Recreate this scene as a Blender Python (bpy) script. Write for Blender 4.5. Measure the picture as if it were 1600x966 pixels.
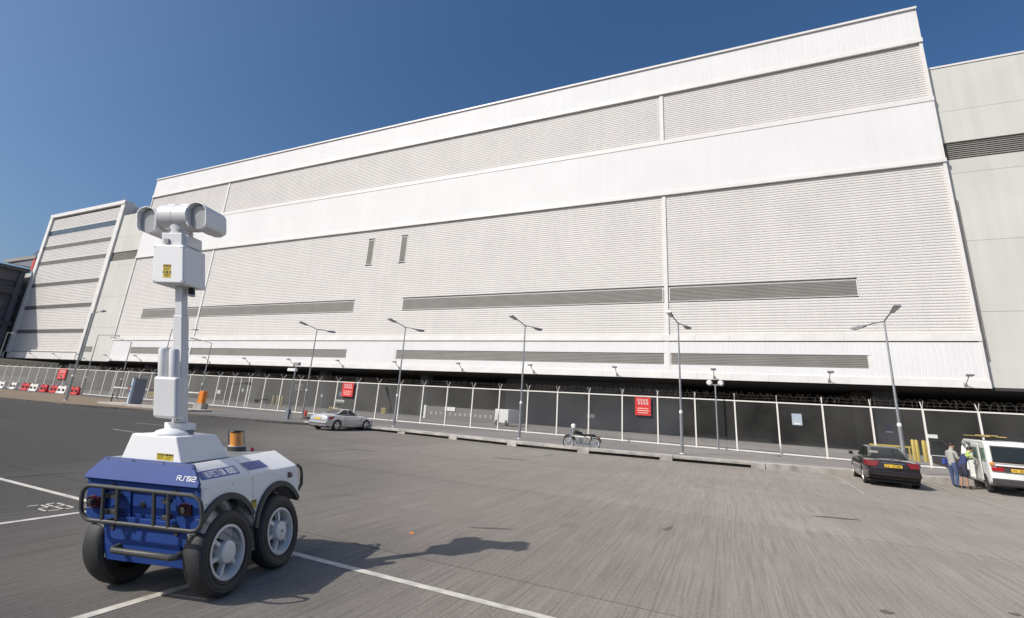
import bpy, bmesh, math, random
from mathutils import Vector, Matrix
random.seed(4)
R = math.radians
scene = bpy.context.scene
COL = scene.collection
for o in list(bpy.data.objects): bpy.data.objects.remove(o)

# ------------------------------------------------------------------ camera, sky, sun
cam = bpy.data.cameras.new('camera'); cam_ob = bpy.data.objects.new('camera', cam); COL.objects.link(cam_ob)
cam.sensor_fit = 'HORIZONTAL'; cam.sensor_width = 36.0; cam.lens = 735.0/1600*36; cam.shift_y = -47/1600
cam.clip_start = .1; cam.clip_end = 5000
_r = Vector((.91257815, .40436264, .06076165)); _u = Vector((.05241531, -.26305157, .9633569)); _b = Vector((.40552898, -.87595361, -.26124991))
m = Matrix.Identity(4)
for i in range(3): m[i][0] = _r[i]; m[i][1] = _u[i]; m[i][2] = _b[i]
m[2][3] = 2.1
cam_ob.matrix_world = m
scene.camera = cam_ob
SUN = Vector((-.60, -.78, .84)).normalized()          # towards the sun
w = bpy.data.worlds.new('World'); scene.world = w; w.use_nodes = True
nt = w.node_tree; nt.nodes.clear()
sky = nt.nodes.new('ShaderNodeTexSky'); sky.sky_type = 'NISHITA'; sky.sun_disc = False
sky.sun_elevation = math.asin(SUN.z); sky.sun_rotation = math.atan2(SUN.x, SUN.y)
sky.altitude = 0; sky.air_density = 1.05; sky.dust_density = 3.3; sky.ozone_density = 5.0
bg = nt.nodes.new('ShaderNodeBackground'); bg.inputs[1].default_value = .082
wo = nt.nodes.new('ShaderNodeOutputWorld')
hsv = nt.nodes.new('ShaderNodeHueSaturation'); hsv.inputs['Saturation'].default_value = 1.18; nt.links.new(sky.outputs[0], hsv.inputs['Color'])
nt.links.new(hsv.outputs[0], bg.inputs[0]); nt.links.new(bg.outputs[0], wo.inputs[0])
sl = bpy.data.lights.new('sun', 'SUN'); sl.energy = 2.95; sl.angle = R(.5); sl.color = (1, .945, .87)
so = bpy.data.objects.new('sun', sl); COL.objects.link(so); so.rotation_euler = SUN.to_track_quat('Z', 'Y').to_euler()
vs = scene.view_settings; vs.view_transform = 'Standard'; vs.look = 'None'; vs.exposure = 0.47; vs.gamma = 1
scene.cycles.max_bounces = 6; scene.cycles.transparent_max_bounces = 16; scene.cycles.diffuse_bounces = 3

# ------------------------------------------------------------------ materials
def mat(name, c, rough=.6, metal=0., var=.06, vscale=3., bump=0., bscale=40., spec=.5, emit=None, coat=0., rand=0., streak=0.):
    M = bpy.data.materials.new(name); M.use_nodes = True; t = M.node_tree; n = t.nodes; b = n['Principled BSDF']
    b.inputs['Roughness'].default_value = rough; b.inputs['Metallic'].default_value = metal
    b.inputs['Specular IOR Level'].default_value = spec; b.inputs['Coat Weight'].default_value = coat
    geo = n.new('ShaderNodeTexCoord')
    ns = n.new('ShaderNodeTexNoise'); ns.inputs['Scale'].default_value = vscale; ns.inputs['Detail'].default_value = 6
    t.links.new(geo.outputs['Object'], ns.inputs['Vector'])
    mr = n.new('ShaderNodeMapRange'); mr.inputs[1].default_value = .3; mr.inputs[2].default_value = .7
    mr.inputs[3].default_value = 1-var; mr.inputs[4].default_value = 1+var
    t.links.new(ns.outputs[0], mr.inputs[0])
    hs = n.new('ShaderNodeHueSaturation'); hs.inputs['Color'].default_value = (*c, 1)
    if rand:
        oi = n.new('ShaderNodeObjectInfo'); r2 = n.new('ShaderNodeMapRange'); r2.inputs[3].default_value = 1-rand; r2.inputs[4].default_value = 1+rand
        t.links.new(oi.outputs['Random'], r2.inputs[0]); mu = n.new('ShaderNodeMath'); mu.operation = 'MULTIPLY'
        t.links.new(mr.outputs[0], mu.inputs[0]); t.links.new(r2.outputs[0], mu.inputs[1]); t.links.new(mu.outputs[0], hs.inputs['Value'])
    else: t.links.new(mr.outputs[0], hs.inputs['Value'])
    out = hs.outputs[0]
    if streak:                                            # faint rain streaks and sheet-to-sheet tone
        mp = n.new('ShaderNodeMapping'); mp.inputs['Scale'].default_value = (1.6, 1, .06); t.links.new(geo.outputs['Object'], mp.inputs['Vector'])
        n3 = n.new('ShaderNodeTexNoise'); n3.inputs['Scale'].default_value = 1.0; n3.inputs['Detail'].default_value = 5; t.links.new(mp.outputs[0], n3.inputs['Vector'])
        h2 = n.new('ShaderNodeHueSaturation'); r3 = n.new('ShaderNodeMapRange'); r3.inputs[1].default_value = .35; r3.inputs[2].default_value = .65; r3.inputs[3].default_value = 1-streak; r3.inputs[4].default_value = 1+streak*.5
        t.links.new(n3.outputs[0], r3.inputs[0]); t.links.new(r3.outputs[0], h2.inputs['Value']); t.links.new(out, h2.inputs['Color']); out = h2.outputs[0]
    t.links.new(out, b.inputs['Base Color'])
    if bump:
        n2 = n.new('ShaderNodeTexNoise'); n2.inputs['Scale'].default_value = bscale; n2.inputs['Detail'].default_value = 4
        t.links.new(geo.outputs['Object'], n2.inputs['Vector'])
        bp = n.new('ShaderNodeBump'); bp.inputs['Strength'].default_value = bump; bp.inputs['Distance'].default_value = .01
        t.links.new(n2.outputs[0], bp.inputs['Height']); t.links.new(bp.outputs[0], b.inputs['Normal'])
    if emit: b.inputs['Emission Color'].default_value = (*emit, 1); b.inputs['Emission Strength'].default_value = 1
    return M

def node_mix(t, fac, a, b_):
    mx = t.nodes.new('ShaderNodeMix'); mx.data_type = 'RGBA'
    for sock, v in ((mx.inputs[0], fac), (mx.inputs[6], a), (mx.inputs[7], b_)):
        if isinstance(v, (int, float)): sock.default_value = v
        elif isinstance(v, tuple): sock.default_value = (*v, 1)
        else: t.links.new(v, sock)
    return mx.outputs[2]

def stretched(t, coord, sc, scale, detail=5, rough=.6):
    mp = t.nodes.new('ShaderNodeMapping'); mp.inputs['Scale'].default_value = sc
    t.links.new(coord, mp.inputs['Vector'])
    n = t.nodes.new('ShaderNodeTexNoise'); n.inputs['Scale'].default_value = scale; n.inputs['Detail'].default_value = detail; n.inputs['Roughness'].default_value = rough
    t.links.new(mp.outputs[0], n.inputs['Vector']); return n.outputs[0]

def ramp(t, sock, a, b_, lo=0., hi=1.):
    r = t.nodes.new('ShaderNodeMapRange'); r.inputs[1].default_value = a; r.inputs[2].default_value = b_; r.inputs[3].default_value = lo; r.inputs[4].default_value = hi
    t.links.new(sock, r.inputs[0]); return r.outputs[0]

def concrete_ground(name, c1, c2, stain, broom=1., dim_left=False):
    M = bpy.data.materials.new(name); M.use_nodes = True; t = M.node_tree; b = t.nodes['Principled BSDF']
    g = t.nodes.new('ShaderNodeNewGeometry').outputs['Position']
    fine = stretched(t, g, (10, .22, 1), 2.8, 4, .6)          # broom marks run away from the camera, along Y
    mid = stretched(t, g, (3.2, .09, 1), 1.2, 4, .6)
    big = stretched(t, g, (1, 1, 1), .11, 6, .62)
    band = stretched(t, g, (.05, .55, 1), 1.0, 4, .6)         # laying bands along X
    spk = stretched(t, g, (1, .6, 1), 30, 5, .8)
    col = node_mix(t, ramp(t, big, .36, .64), c1, c2)
    col = node_mix(t, ramp(t, fine, .44, .70, 0, .60*broom), col, tuple(v*.52 for v in c1))
    col = node_mix(t, ramp(t, mid, .46, .70, 0, .38*broom), col, tuple(v*.70 for v in c1))
    col = node_mix(t, ramp(t, band, .5, .72, 0, .45), col, stain)
    col = node_mix(t, ramp(t, spk, .5, .85, 0, .45), col, tuple(min(1, v*1.7) for v in c2))
    col = node_mix(t, ramp(t, spk, .47, .25, 0, .5), col, tuple(v*.4 for v in c1))
    blot = stretched(t, g, (1, .7, 1), .55, 3, .5)
    col = node_mix(t, ramp(t, blot, .66, .74, 0, .45), col, tuple(v*.5 for v in stain))
    if dim_left:                                              # left slabs painted darker: partly light fall-off and view angle put into colour
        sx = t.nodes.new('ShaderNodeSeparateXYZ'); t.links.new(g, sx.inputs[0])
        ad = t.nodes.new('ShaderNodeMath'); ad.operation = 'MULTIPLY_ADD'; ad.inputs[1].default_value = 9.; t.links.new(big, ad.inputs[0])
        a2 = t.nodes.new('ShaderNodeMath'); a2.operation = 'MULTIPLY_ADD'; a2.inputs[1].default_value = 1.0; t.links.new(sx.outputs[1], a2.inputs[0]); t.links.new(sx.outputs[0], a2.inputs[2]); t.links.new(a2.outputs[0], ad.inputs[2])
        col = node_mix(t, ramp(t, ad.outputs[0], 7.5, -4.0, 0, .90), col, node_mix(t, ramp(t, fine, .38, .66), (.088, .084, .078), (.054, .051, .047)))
    oi = t.nodes.new('ShaderNodeObjectInfo'); hs = t.nodes.new('ShaderNodeHueSaturation')
    t.links.new(ramp(t, oi.outputs['Random'], 0, 1, .95, 1.05), hs.inputs['Value']); t.links.new(col, hs.inputs['Color'])
    t.links.new(hs.outputs[0], b.inputs['Base Color'])
    b.inputs['Roughness'].default_value = .9; b.inputs['Specular IOR Level'].default_value = .2; b.inputs['Diffuse Roughness'].default_value = .8
    bp = t.nodes.new('ShaderNodeBump'); bp.inputs['Strength'].default_value = .5; bp.inputs['Distance'].default_value = .012
    t.links.new(fine, bp.inputs['Height']); t.links.new(bp.outputs[0], b.inputs['Normal'])
    return M

M = {}
M['slab'] = concrete_ground('brushed_concrete', (.203, .184, .162), (.260, .238, .211), (.168, .153, .137), dim_left=True)
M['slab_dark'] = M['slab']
M['stain'] = mat('oil_stain', (.115, .105, .095), .8, var=.25, vscale=8)
M['joint'] = mat('joint_filler', (.035, .033, .03), .95)
M['walk'] = concrete_ground('pavement_concrete', (.17, .16, .15), (.23, .22, .205), (.13, .125, .12), .35)
M['tan'] = concrete_ground('tan_paving', (.27, .20, .135), (.33, .255, .18), (.18, .15, .12), .2)
M['kerb'] = mat('kerb_concrete', (.40, .375, .34), .9, var=.3, vscale=2.2, bump=.4, bscale=14)
M['kerbdark'] = mat('kerb_dirty', (.085, .078, .07), .95, var=.35, vscale=3)
M['line'] = mat('road_paint', (.56, .53, .47), .8, var=.25, vscale=5, bump=.3, bscale=60)
M['faint'] = mat('worn_road_paint', (.36, .34, .30), .85, var=.3, vscale=4)
M['louvre'] = mat('louvre_cladding', (.675, .655, .628), .6, var=.035, vscale=.25, spec=.3, streak=.028)
M['white'] = mat('white_cladding', (.755, .752, .748), .62, var=.03, vscale=.2, spec=.25, streak=.018)
M['trim'] = mat('trim_metal', (.77, .75, .72), .45, var=.05, vscale=.8, rand=.03)
M['cream'] = mat('cream_wall', (.60, .595, .555), .85, var=.05, vscale=.18, rand=.02, spec=.2, streak=.04)
M['towerband'] = mat('tower_dark_band', (.135, .132, .125), .6, var=.1)
M['wingband'] = mat('grey_band', (.26, .25, .23), .7, var=.1, vscale=.5)
M['strip'] = mat('grey_window_louvre', (.225, .218, .200), .7, var=.1, vscale=.35)
M['glass_dark'] = mat('dark_window_glass', (.05, .075, .10), .12, var=.3, vscale=.4)
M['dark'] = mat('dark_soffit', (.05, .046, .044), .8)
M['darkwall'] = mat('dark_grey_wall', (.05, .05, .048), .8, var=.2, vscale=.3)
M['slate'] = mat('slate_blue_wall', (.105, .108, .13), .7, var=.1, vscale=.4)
M['brownwall'] = mat('brown_grey_wall', (.11, .10, .085), .8, var=.1)
M['fence'] = mat('white_fence_metal', (.80, .77, .71), .5, var=.06)
M['galv'] = mat('galvanised_steel', (.36, .37, .38), .38, .6, var=.15, vscale=4)
M['wire'] = mat('barbed_wire_steel', (.15, .13, .11), .5, .4)
M['lamphead'] = mat('lamp_head_grey', (.33, .33, .34), .35, .3)
M['lens'] = mat('lamp_lens', (.75, .75, .72), .15)
M['red'] = mat('red_sign_paint', (.62, .035, .03), .5)
M['redpl'] = mat('red_plastic', (.52, .03, .03), .45, var=.2, vscale=1.5)
M['whpl'] = mat('white_plastic', (.72, .70, .66), .45, var=.2, vscale=1.5)
M['signwhite'] = mat('sign_white', (.8, .8, .78), .5)
M['pinkprint'] = mat('pale_print', (.80, .45, .40), .5)
M['blue_sign'] = mat('blue_sign', (.10, .17, .34), .5)
M['yellow'] = mat('yellow_paint', (.50, .37, .06), .5)
M['black'] = mat('black_plastic', (.02, .02, .02), .45)
M['orange'] = mat('orange_paint', (.72, .22, .02), .45)
M['machine'] = mat('machine_grey', (.19, .20, .235), .5, var=.1)
M['machine_b'] = mat('machine_pale_blue', (.45, .53, .60), .45)
M['rub'] = mat('tyre_rubber', (.032, .032, .034), .62, var=.12, vscale=6, bump=.25, bscale=60)
M['alloy'] = mat('alloy_rim', (.62, .62, .62), .28, .75)
M['silver'] = mat('silver_car_paint', (.52, .53, .555), .26, .55, var=.02, coat=.6)
M['blackcar'] = mat('black_car_paint', (.022, .017, .019), .16, .2, var=.02, coat=.8)
M['van'] = mat('white_van_paint', (.72, .74, .70), .35, var=.05, coat=.3)
M['carglass'] = mat('tinted_glass', (.018, .024, .024), .08, var=.1, spec=.35)
M['greenglass'] = mat('green_tinted_glass', (.16, .24, .20), .08, var=.3, vscale=2)
M['tail_dark'] = mat('dark_tail_lamp', (.20, .008, .012), .2, coat=.6)
M['tail'] = mat('tail_lamp_red', (.42, .01, .015), .2, coat=.6)
M['amber'] = mat('amber_lamp', (.75, .26, .03), .25, coat=.4)
M['plate'] = mat('yellow_plate', (.78, .50, .05), .4)
M['chrome'] = mat('chrome', (.8, .8, .8), .12, 1.)
M['dkplastic'] = mat('dark_trim', (.05, .045, .045), .55)
M['wood'] = mat('pale_planks', (.44, .33, .13), .7, var=.25, vscale=4)
M['skin'] = mat('skin', (.40, .23, .15), .6)
M['hair'] = mat('black_hair', (.015, .012, .012), .5)
M['shirt'] = mat('pale_grey_shirt', (.36, .36, .32), .85)
M['hivis'] = mat('hi_vis_yellow', (.38, .50, .13), .7)
M['navy'] = mat('navy_cloth', (.035, .045, .12), .9)
M['darkcloth'] = mat('dark_cloth', (.035, .035, .06), .9)
M['shoe'] = mat('dark_shoe', (.02, .02, .02), .6)
# robot
M['rwhite'] = mat('robot_white_paint', (.84, .84, .84), .38, var=.015, vscale=2, coat=.1)
M['rgrey'] = mat('robot_pale_grey', (.67, .675, .68), .4, var=.012)
M['rdeep'] = mat('robot_grey_lens', (.33, .335, .34), .3, coat=.2)
M['rblue'] = mat('robot_blue_paint', (.016, .052, .225), .55, var=.04, vscale=3, spec=.25)
M['rblue2'] = mat('robot_blue_decal', (.025, .075, .33), .4)
M['rtube'] = mat('robot_grey_tube', (.052, .053, .050), .5, var=.05)
M['rarch'] = mat('robot_arch_rubber', (.05, .052, .052), .6)
M['rinner'] = mat('robot_arch_liner', (.22, .225, .23), .6)
M['rrim'] = mat('robot_rim', (.66, .66, .66), .42, .15, var=.03)
M['ryellow'] = mat('caution_yellow', (.66, .50, .04), .45)
M['rblack'] = mat('print_black', (.012, .012, .012), .5)
M['rorange'] = mat('beacon_orange', (.90, .33, .07), .3, var=.12, vscale=9, coat=.5)
M['rlamp'] = mat('dark_red_lamp', (.075, .010, .012), .25, coat=.5)
M['rdark'] = mat('robot_deck_grey', (.20, .205, .21), .5)

def mesh_mat():                                          # fine welded security mesh, too small to resolve
    m_ = bpy.data.materials.new('fine_security_mesh'); m_.use_nodes = True; t = m_.node_tree; t.nodes.clear()
    o = t.nodes.new('ShaderNodeOutputMaterial'); mx = t.nodes.new('ShaderNodeMixShader'); tr = t.nodes.new('ShaderNodeBsdfTransparent'); d = t.nodes.new('ShaderNodeBsdfDiffuse')
    d.inputs[0].default_value = (.27, .268, .255, 1)
    g = t.nodes.new('ShaderNodeNewGeometry').outputs['Position']
    lw = t.nodes.new('ShaderNodeLayerWeight'); lw.inputs[0].default_value = .5     # seen at a slant the wires close up
    sm_ = t.nodes.new('ShaderNodeMath'); sm_.operation = 'MULTIPLY_ADD'; sm_.inputs[1].default_value = .58
    t.links.new(lw.outputs['Facing'], sm_.inputs[0]); t.links.new(ramp(t, stretched(t, g, (1, 1, 1), .35, 5, .6), .3, .7, .03, .12), sm_.inputs[2]); t.links.new(sm_.outputs[0], mx.inputs[0])
    t.links.new(tr.outputs[0], mx.inputs[1]); t.links.new(d.outputs[0], mx.inputs[2]); t.links.new(mx.outputs[0], o.inputs[0])
    return m_
M['mesh'] = mesh_mat()

def clear_glass():
    m_ = bpy.data.materials.new('clear_glass'); m_.use_nodes = True; t = m_.node_tree; t.nodes.clear()
    o = t.nodes.new('ShaderNodeOutputMaterial'); mx = t.nodes.new('ShaderNodeMixShader'); tr = t.nodes.new('ShaderNodeBsdfTransparent'); d = t.nodes.new('ShaderNodeBsdfGlossy')
    tr.inputs[0].default_value = (.88, .92, .92, 1); d.inputs['Roughness'].default_value = .05
    lw = t.nodes.new('ShaderNodeLayerWeight'); lw.inputs[0].default_value = .08; t.links.new(lw.outputs['Fresnel'], mx.inputs[0])
    t.links.new(tr.outputs[0], mx.inputs[1]); t.links.new(d.outputs[0], mx.inputs[2]); t.links.new(mx.outputs[0], o.inputs[0])
    return m_
M['clear'] = clear_glass()

# ------------------------------------------------------------------ object helpers
def tag(o, label=None, cat=None, group=None, kind=None):
    if label: o['label'] = label
    if cat: o['category'] = cat
    if group: o['group'] = group
    if kind: o['kind'] = kind
    return o
def empty(name, loc, label=None, cat=None, group=None, rz=0.):
    o = bpy.data.objects.new(name, None); o.location = loc; o.rotation_euler = (0, 0, rz); o.empty_display_size = .2; COL.objects.link(o)
    return tag(o, label, cat, group)
def link(name, me, parent=None, loc=None):
    o = bpy.data.objects.new(name, me); COL.objects.link(o)
    if parent: o.parent = parent
    if loc is not None: o.location = loc
    return o
def kids(o): return [c for c in list(bpy.data.objects) if c.parent == o]
def copy_tree(o, parent=None, tree=None):
    if tree is None:
        tree = {}
        for c in bpy.data.objects:
            if c.parent: tree.setdefault(c.parent, []).append(c)
    c = o.copy(); COL.objects.link(c)
    if parent: c.parent = parent
    for ch in tree.get(o, []): copy_tree(ch, c, tree)
    return c

class MB:
    def __init__(s): s.v = []; s.f = []; s.mi = []; s.sm = []
    def add(s, vs, fs, mi=0, smooth=False):
        n = len(s.v); s.v += [tuple(v) for v in vs]
        for f in fs: s.f.append(tuple(i+n for i in f)); s.mi.append(mi); s.sm.append(smooth)
        return s
    def box(s, x0, x1, y0, y1, z0, z1, mi=0):
        return s.add([(x, y, z) for z in (z0, z1) for y in (y0, y1) for x in (x0, x1)],
                     [(0, 2, 3, 1), (4, 5, 7, 6), (0, 1, 5, 4), (2, 6, 7, 3), (0, 4, 6, 2), (1, 3, 7, 5)], mi)
    def hexa(s, p, mi=0):     # 8 points: bottom 4 ccw, top 4 ccw
        return s.add(p, [(3, 2, 1, 0), (4, 5, 6, 7), (0, 1, 5, 4), (1, 2, 6, 5), (2, 3, 7, 6), (3, 0, 4, 7)], mi)
    def tube(s, p, q, r, r2=None, n=8, mi=0, caps=True, smooth=True):
        p = Vector(p); q = Vector(q); r2 = r if r2 is None else r2; d = (q-p).normalized()
        a = d.orthogonal().normalized(); b = d.cross(a); vs = []
        for c, rr in ((p, r), (q, r2)):
            for i in range(n):
                t = 2*math.pi*i/n; vs.append(c+a*math.cos(t)*rr+b*math.sin(t)*rr)
        fs = [(i, (i+1) % n, n+(i+1) % n, n+i) for i in range(n)]
        s.add(vs, fs, mi, smooth)
        if caps: s.add(vs, [tuple(range(n-1, -1, -1)), tuple(range(n, 2*n))], mi)
        return s
    def path(s, pts, r, n=8, mi=0, closed=False):
        pts = [Vector(p) for p in pts]; N = len(pts); vs = []; up = None
        for i, p in enumerate(pts):
            a = pts[(i-1) % N] if (closed or i) else p; b = pts[(i+1) % N] if (closed or i < N-1) else p
            d = (b-a).normalized()
            if up is None: up = d.orthogonal().normalized()
            up = (up-d*up.dot(d)).normalized(); sd = d.cross(up)
            for k in range(n):
                t = 2*math.pi*k/n; vs.append(p+up*math.cos(t)*r+sd*math.sin(t)*r)
        fs = []
        for i in range(N if closed else N-1):
            for k in range(n): fs.append((i*n+k, i*n+(k+1) % n, ((i+1) % N)*n+(k+1) % n, ((i+1) % N)*n+k))
        s.add(vs, fs, mi, True)
        if not closed: s.add(vs, [tuple(range(n-1, -1, -1)), tuple((N-1)*n+k for k in range(n))], mi)
        return s
    def lathe(s, prof, o=(0, 0, 0), axis='z', n=24, mi=0, caps=True):  # prof: (radius, height)
        vs = []
        for r, h in prof:
            for i in range(n):
                t = 2*math.pi*i/n; c, d = r*math.cos(t), r*math.sin(t)
                v = {'z': (c, d, h), 'x': (h, c, d), 'y': (d, h, c)}[axis]; vs.append((v[0]+o[0], v[1]+o[1], v[2]+o[2]))
        fs = [(j*n+i, j*n+(i+1) % n, (j+1)*n+(i+1) % n, (j+1)*n+i) for j in range(len(prof)-1) for i in range(n)]
        s.add(vs, fs, mi, True)
        if caps and prof[0][0] > 1e-4: s.add(vs, [tuple(range(n-1, -1, -1))], mi)
        if caps and prof[-1][0] > 1e-4: s.add(vs, [tuple((len(prof)-1)*n+i for i in range(n))], mi)
        return s
    def prism(s, poly, axis, a, b, mi=0):   # poly 2-D points extruded along axis between a and b
        n = len(poly)
        def P(u, v, h): return {'x': (h, u, v), 'y': (u, h, v), 'z': (u, v, h)}[axis]
        vs = [P(u, v, a) for u, v in poly]+[P(u, v, b) for u, v in poly]
        return s.add(vs, [tuple(range(n-1, -1, -1)), tuple(range(n, 2*n))]+[(i, (i+1) % n, n+(i+1) % n, n+i) for i in range(n)], mi)
    def build(s, name, mats, parent=None, loc=None, xf=None, bevel=0., seg=2, sub=0, smooth=None, ang=35):
        me = bpy.data.meshes.new(name)
        vs = s.v if xf is None else [tuple(xf(Vector(v))) for v in s.v]
        me.from_pydata(vs, [], s.f)
        if not isinstance(mats, (list, tuple)): mats = [mats]
        for mm in mats: me.materials.append(mm)
        bm = bmesh.new(); bm.from_mesh(me); bmesh.ops.recalc_face_normals(bm, faces=bm.faces); bm.to_mesh(me); bm.free()
        me.polygons.foreach_set('material_index', s.mi)
        if smooth is None: sm = any(s.sm) or bevel > 0
        else: sm = smooth
        if sm:
            me.polygons.foreach_set('use_smooth', [True]*len(me.polygons)); me.set_sharp_from_angle(angle=R(ang))
        o = link(name, me, parent, loc)
        if bevel:
            bv = o.modifiers.new('bevel', 'BEVEL'); bv.width = bevel; bv.segments = seg; bv.limit_method = 'ANGLE'; bv.angle_limit = R(28); bv.harden_normals = True
        if sub:
            su = o.modifiers.new('subsurf', 'SUBSURF'); su.levels = sub; su.render_levels = sub
        return o

def freeze(o):                                            # apply the modifiers of a mesh object
    dg = bpy.context.evaluated_depsgraph_get(); dg.update()
    me = bpy.data.meshes.new_from_object(o.evaluated_get(dg)); o.modifiers.clear(); o.data = me
def cut(o, cutters):                                      # carve openings, then remove the carving shapes
    for c in cutters:
        b = o.modifiers.new('b', 'BOOLEAN'); b.operation = 'DIFFERENCE'; b.object = c; b.solver = 'EXACT'
    bpy.context.view_layer.update(); freeze(o)
    for c in cutters: bpy.data.objects.remove(c)

# simple stroke lettering: unit cell 0..1 wide, 0..1 high
GL = {
 'R': [[(0,0),(0,1),(1,1),(1,.5),(0,.5)],[(.45,.5),(1,0)]], 'S': [[(0,0),(.45,0),(.55,1),(1,1)]], '0': [[(0,0),(1,0),(1,1),(0,1),(0,0)],[(0,1),(1,0)]],
 '2': [[(0,1),(1,1),(1,.5),(0,.5),(0,0),(1,0)]], 'I': [[(.5,0),(.5,1)]], 'N': [[(0,0),(0,1),(.35,1),(.65,0),(1,0),(1,1)]], 'P': [[(0,0),(0,1),(1,1),(1,.5),(0,.5)]],
 'E': [[(1,0),(0,0),(0,1),(1,1)],[(0,.5),(.8,.5)]], 'C': [[(1,0),(0,0),(0,1),(1,1)]], 'T': [[(.5,0),(.5,1)],[(0,1),(1,1)]], 'O': [[(0,0),(1,0),(1,1),(0,1),(0,0)]],
 'B': [[(0,0),(0,1),(.85,1),(.85,.5),(0,.5)],[(.85,.5),(1,.5),(1,0),(0,0)]], '8': [[(0,0),(1,0),(1,1),(0,1),(0,0)],[(0,.5),(1,.5)]], '4': [[(.8,0),(.8,1),(0,.3),(1,.3)]],
 '7': [[(0,1),(1,1),(.4,0)]], 'X': [[(0,0),(1,1)],[(0,1),(1,0)]], 'H': [[(0,0),(0,1)],[(1,0),(1,1)],[(0,.5),(1,.5)]], 'A': [[(0,0),(.5,1),(1,0)],[(.25,.4),(.75,.4)]],
 'U': [[(0,1),(0,0),(1,0),(1,1)]], 'K': [[(0,0),(0,1)],[(1,1),(0,.5),(1,0)]], ' ': [], '3': [[(0,1),(1,1),(1,0),(0,0)],[(0,.5),(1,.5)]]}
def strokes(mb, text, to3, w_, h_, gap, th, mi=0, slant=0.):
    """flat letters; to3(u, v) places a point of the writing plane"""
    u0 = 0
    for ch in text:
        for pl in GL.get(ch, []):
            for (a, b), (c, d) in zip(pl, pl[1:]):
                p = Vector((u0+a*w_+slant*b*h_, b*h_)); q = Vector((u0+c*w_+slant*d*h_, d*h_)); dd = (q-p)
                if dd.length < 1e-6: continue
                dd.normalize(); nn = Vector((-dd.y, dd.x))*th/2; p -= dd*th/2; q += dd*th/2
                mb.add([to3(*(p-nn)), to3(*(q-nn)), to3(*(q+nn)), to3(*(p+nn))], [(0, 1, 2, 3)], mi)
        u0 += w_+gap
    return mb

# ------------------------------------------------------------------ the ground
KZ = .15                                                  # height of the kerbs and of everything behind them
g = MB().add([(-1500, -800, -.03), (1500, -800, -.03), (1500, 1500, -.03), (-1500, 1500, -.03)], [(0, 1, 2, 3)])
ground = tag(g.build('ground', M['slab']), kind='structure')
jb = MB().box(-195.9, 63.9, -24.1, 30.4, -.029, -.02).build('joint_bed', M['joint'], ground)
slab_me = {}
ys = [-24.2+6.08*k for k in range(9)]
xs = [-170+26*i for i in range(-1, 9)]
kerbline = [(-190, 14.5), (-90, 19.3), (-58, 20.7), (-47, 21.3), (-43, 22.9), (-35, 23.3), (-28.4, 24.3), (-26.5, 25.6), (-21, 26.15), (-16.7, 25.8), (-13, 25.35), (-9.4, 24.95), (-7, 25.1), (-2, 25.75), (2.4, 26.45), (5.3, 27.3), (7.6, 27.8), (9.6, 28.1), (11.5, 28.5), (40, 33)]
for j in range(len(ys)):
    for i in range(len(xs)):
        x0, y0 = xs[i], ys[j]; dark = (x0 < -20)
        key = ('d' if x0 < -40 else 'l')
        mb = MB().box(.01, 25.985, .01, 6.065, -.025, 0)
        mk = slab_me.get(key)
        if mk is None:
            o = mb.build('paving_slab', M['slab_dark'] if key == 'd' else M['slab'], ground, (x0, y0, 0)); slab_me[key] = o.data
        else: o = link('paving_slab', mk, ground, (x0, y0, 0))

# raised pavement behind the kerb line
def strip_poly(line, yb, z0, z1, name, m_, parent=None, kind='structure'):
    mb = MB()
    for (x0, y0), (x1, y1) in zip(line, line[1:]):
        f0 = yb(x0) if callable(yb) else yb; f1 = yb(x1) if callable(yb) else yb
        mb.hexa([(x0, y0, z0), (x1, y1, z0), (x1, f1, z0), (x0, f0, z0), (x0, y0, z1), (x1, y1, z1), (x1, f1, z1), (x0, f0, z1)])
    return tag(mb.build(name, m_, parent), kind=kind)
off = [(x, y+.30) for x, y in kerbline]
left = [p for p in off if p[0] <= -43]+[(-42.9, 23.2)]
strip_poly([(-42.9, 23.2)]+[p for p in off if p[0] > -43], lambda x: 32.5 if x < -23 else 30.6, -.02, KZ-.004, 'pavement', M['kerb'] if False else M['walk'])
tanline = left
strip_poly(tanline, 32.0, -.02, KZ-.004, 'paved_verge', M['tan'])
y_ = MB().box(-1400, 1400, 32.003, 49, -.02, KZ-.008); tag(y_.build('service_lane', M['walk']), kind='structure')
MB_y = MB().box(-1400, 1400, 49.0, 1400, -.02, KZ-.012); tag(MB_y.build('yard_floor', M['walk']), kind='structure')
y2 = MB().box(-42.8, 60, 30.6, 32.0, -.02, KZ-.008); tag(y2.build('lane_edge', M['walk']), kind='structure')

kerb = tag(MB().box(-190, 40, 60, 60.1, -.3, -.25).build('kerb', M['kerb']), kind='structure')
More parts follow.
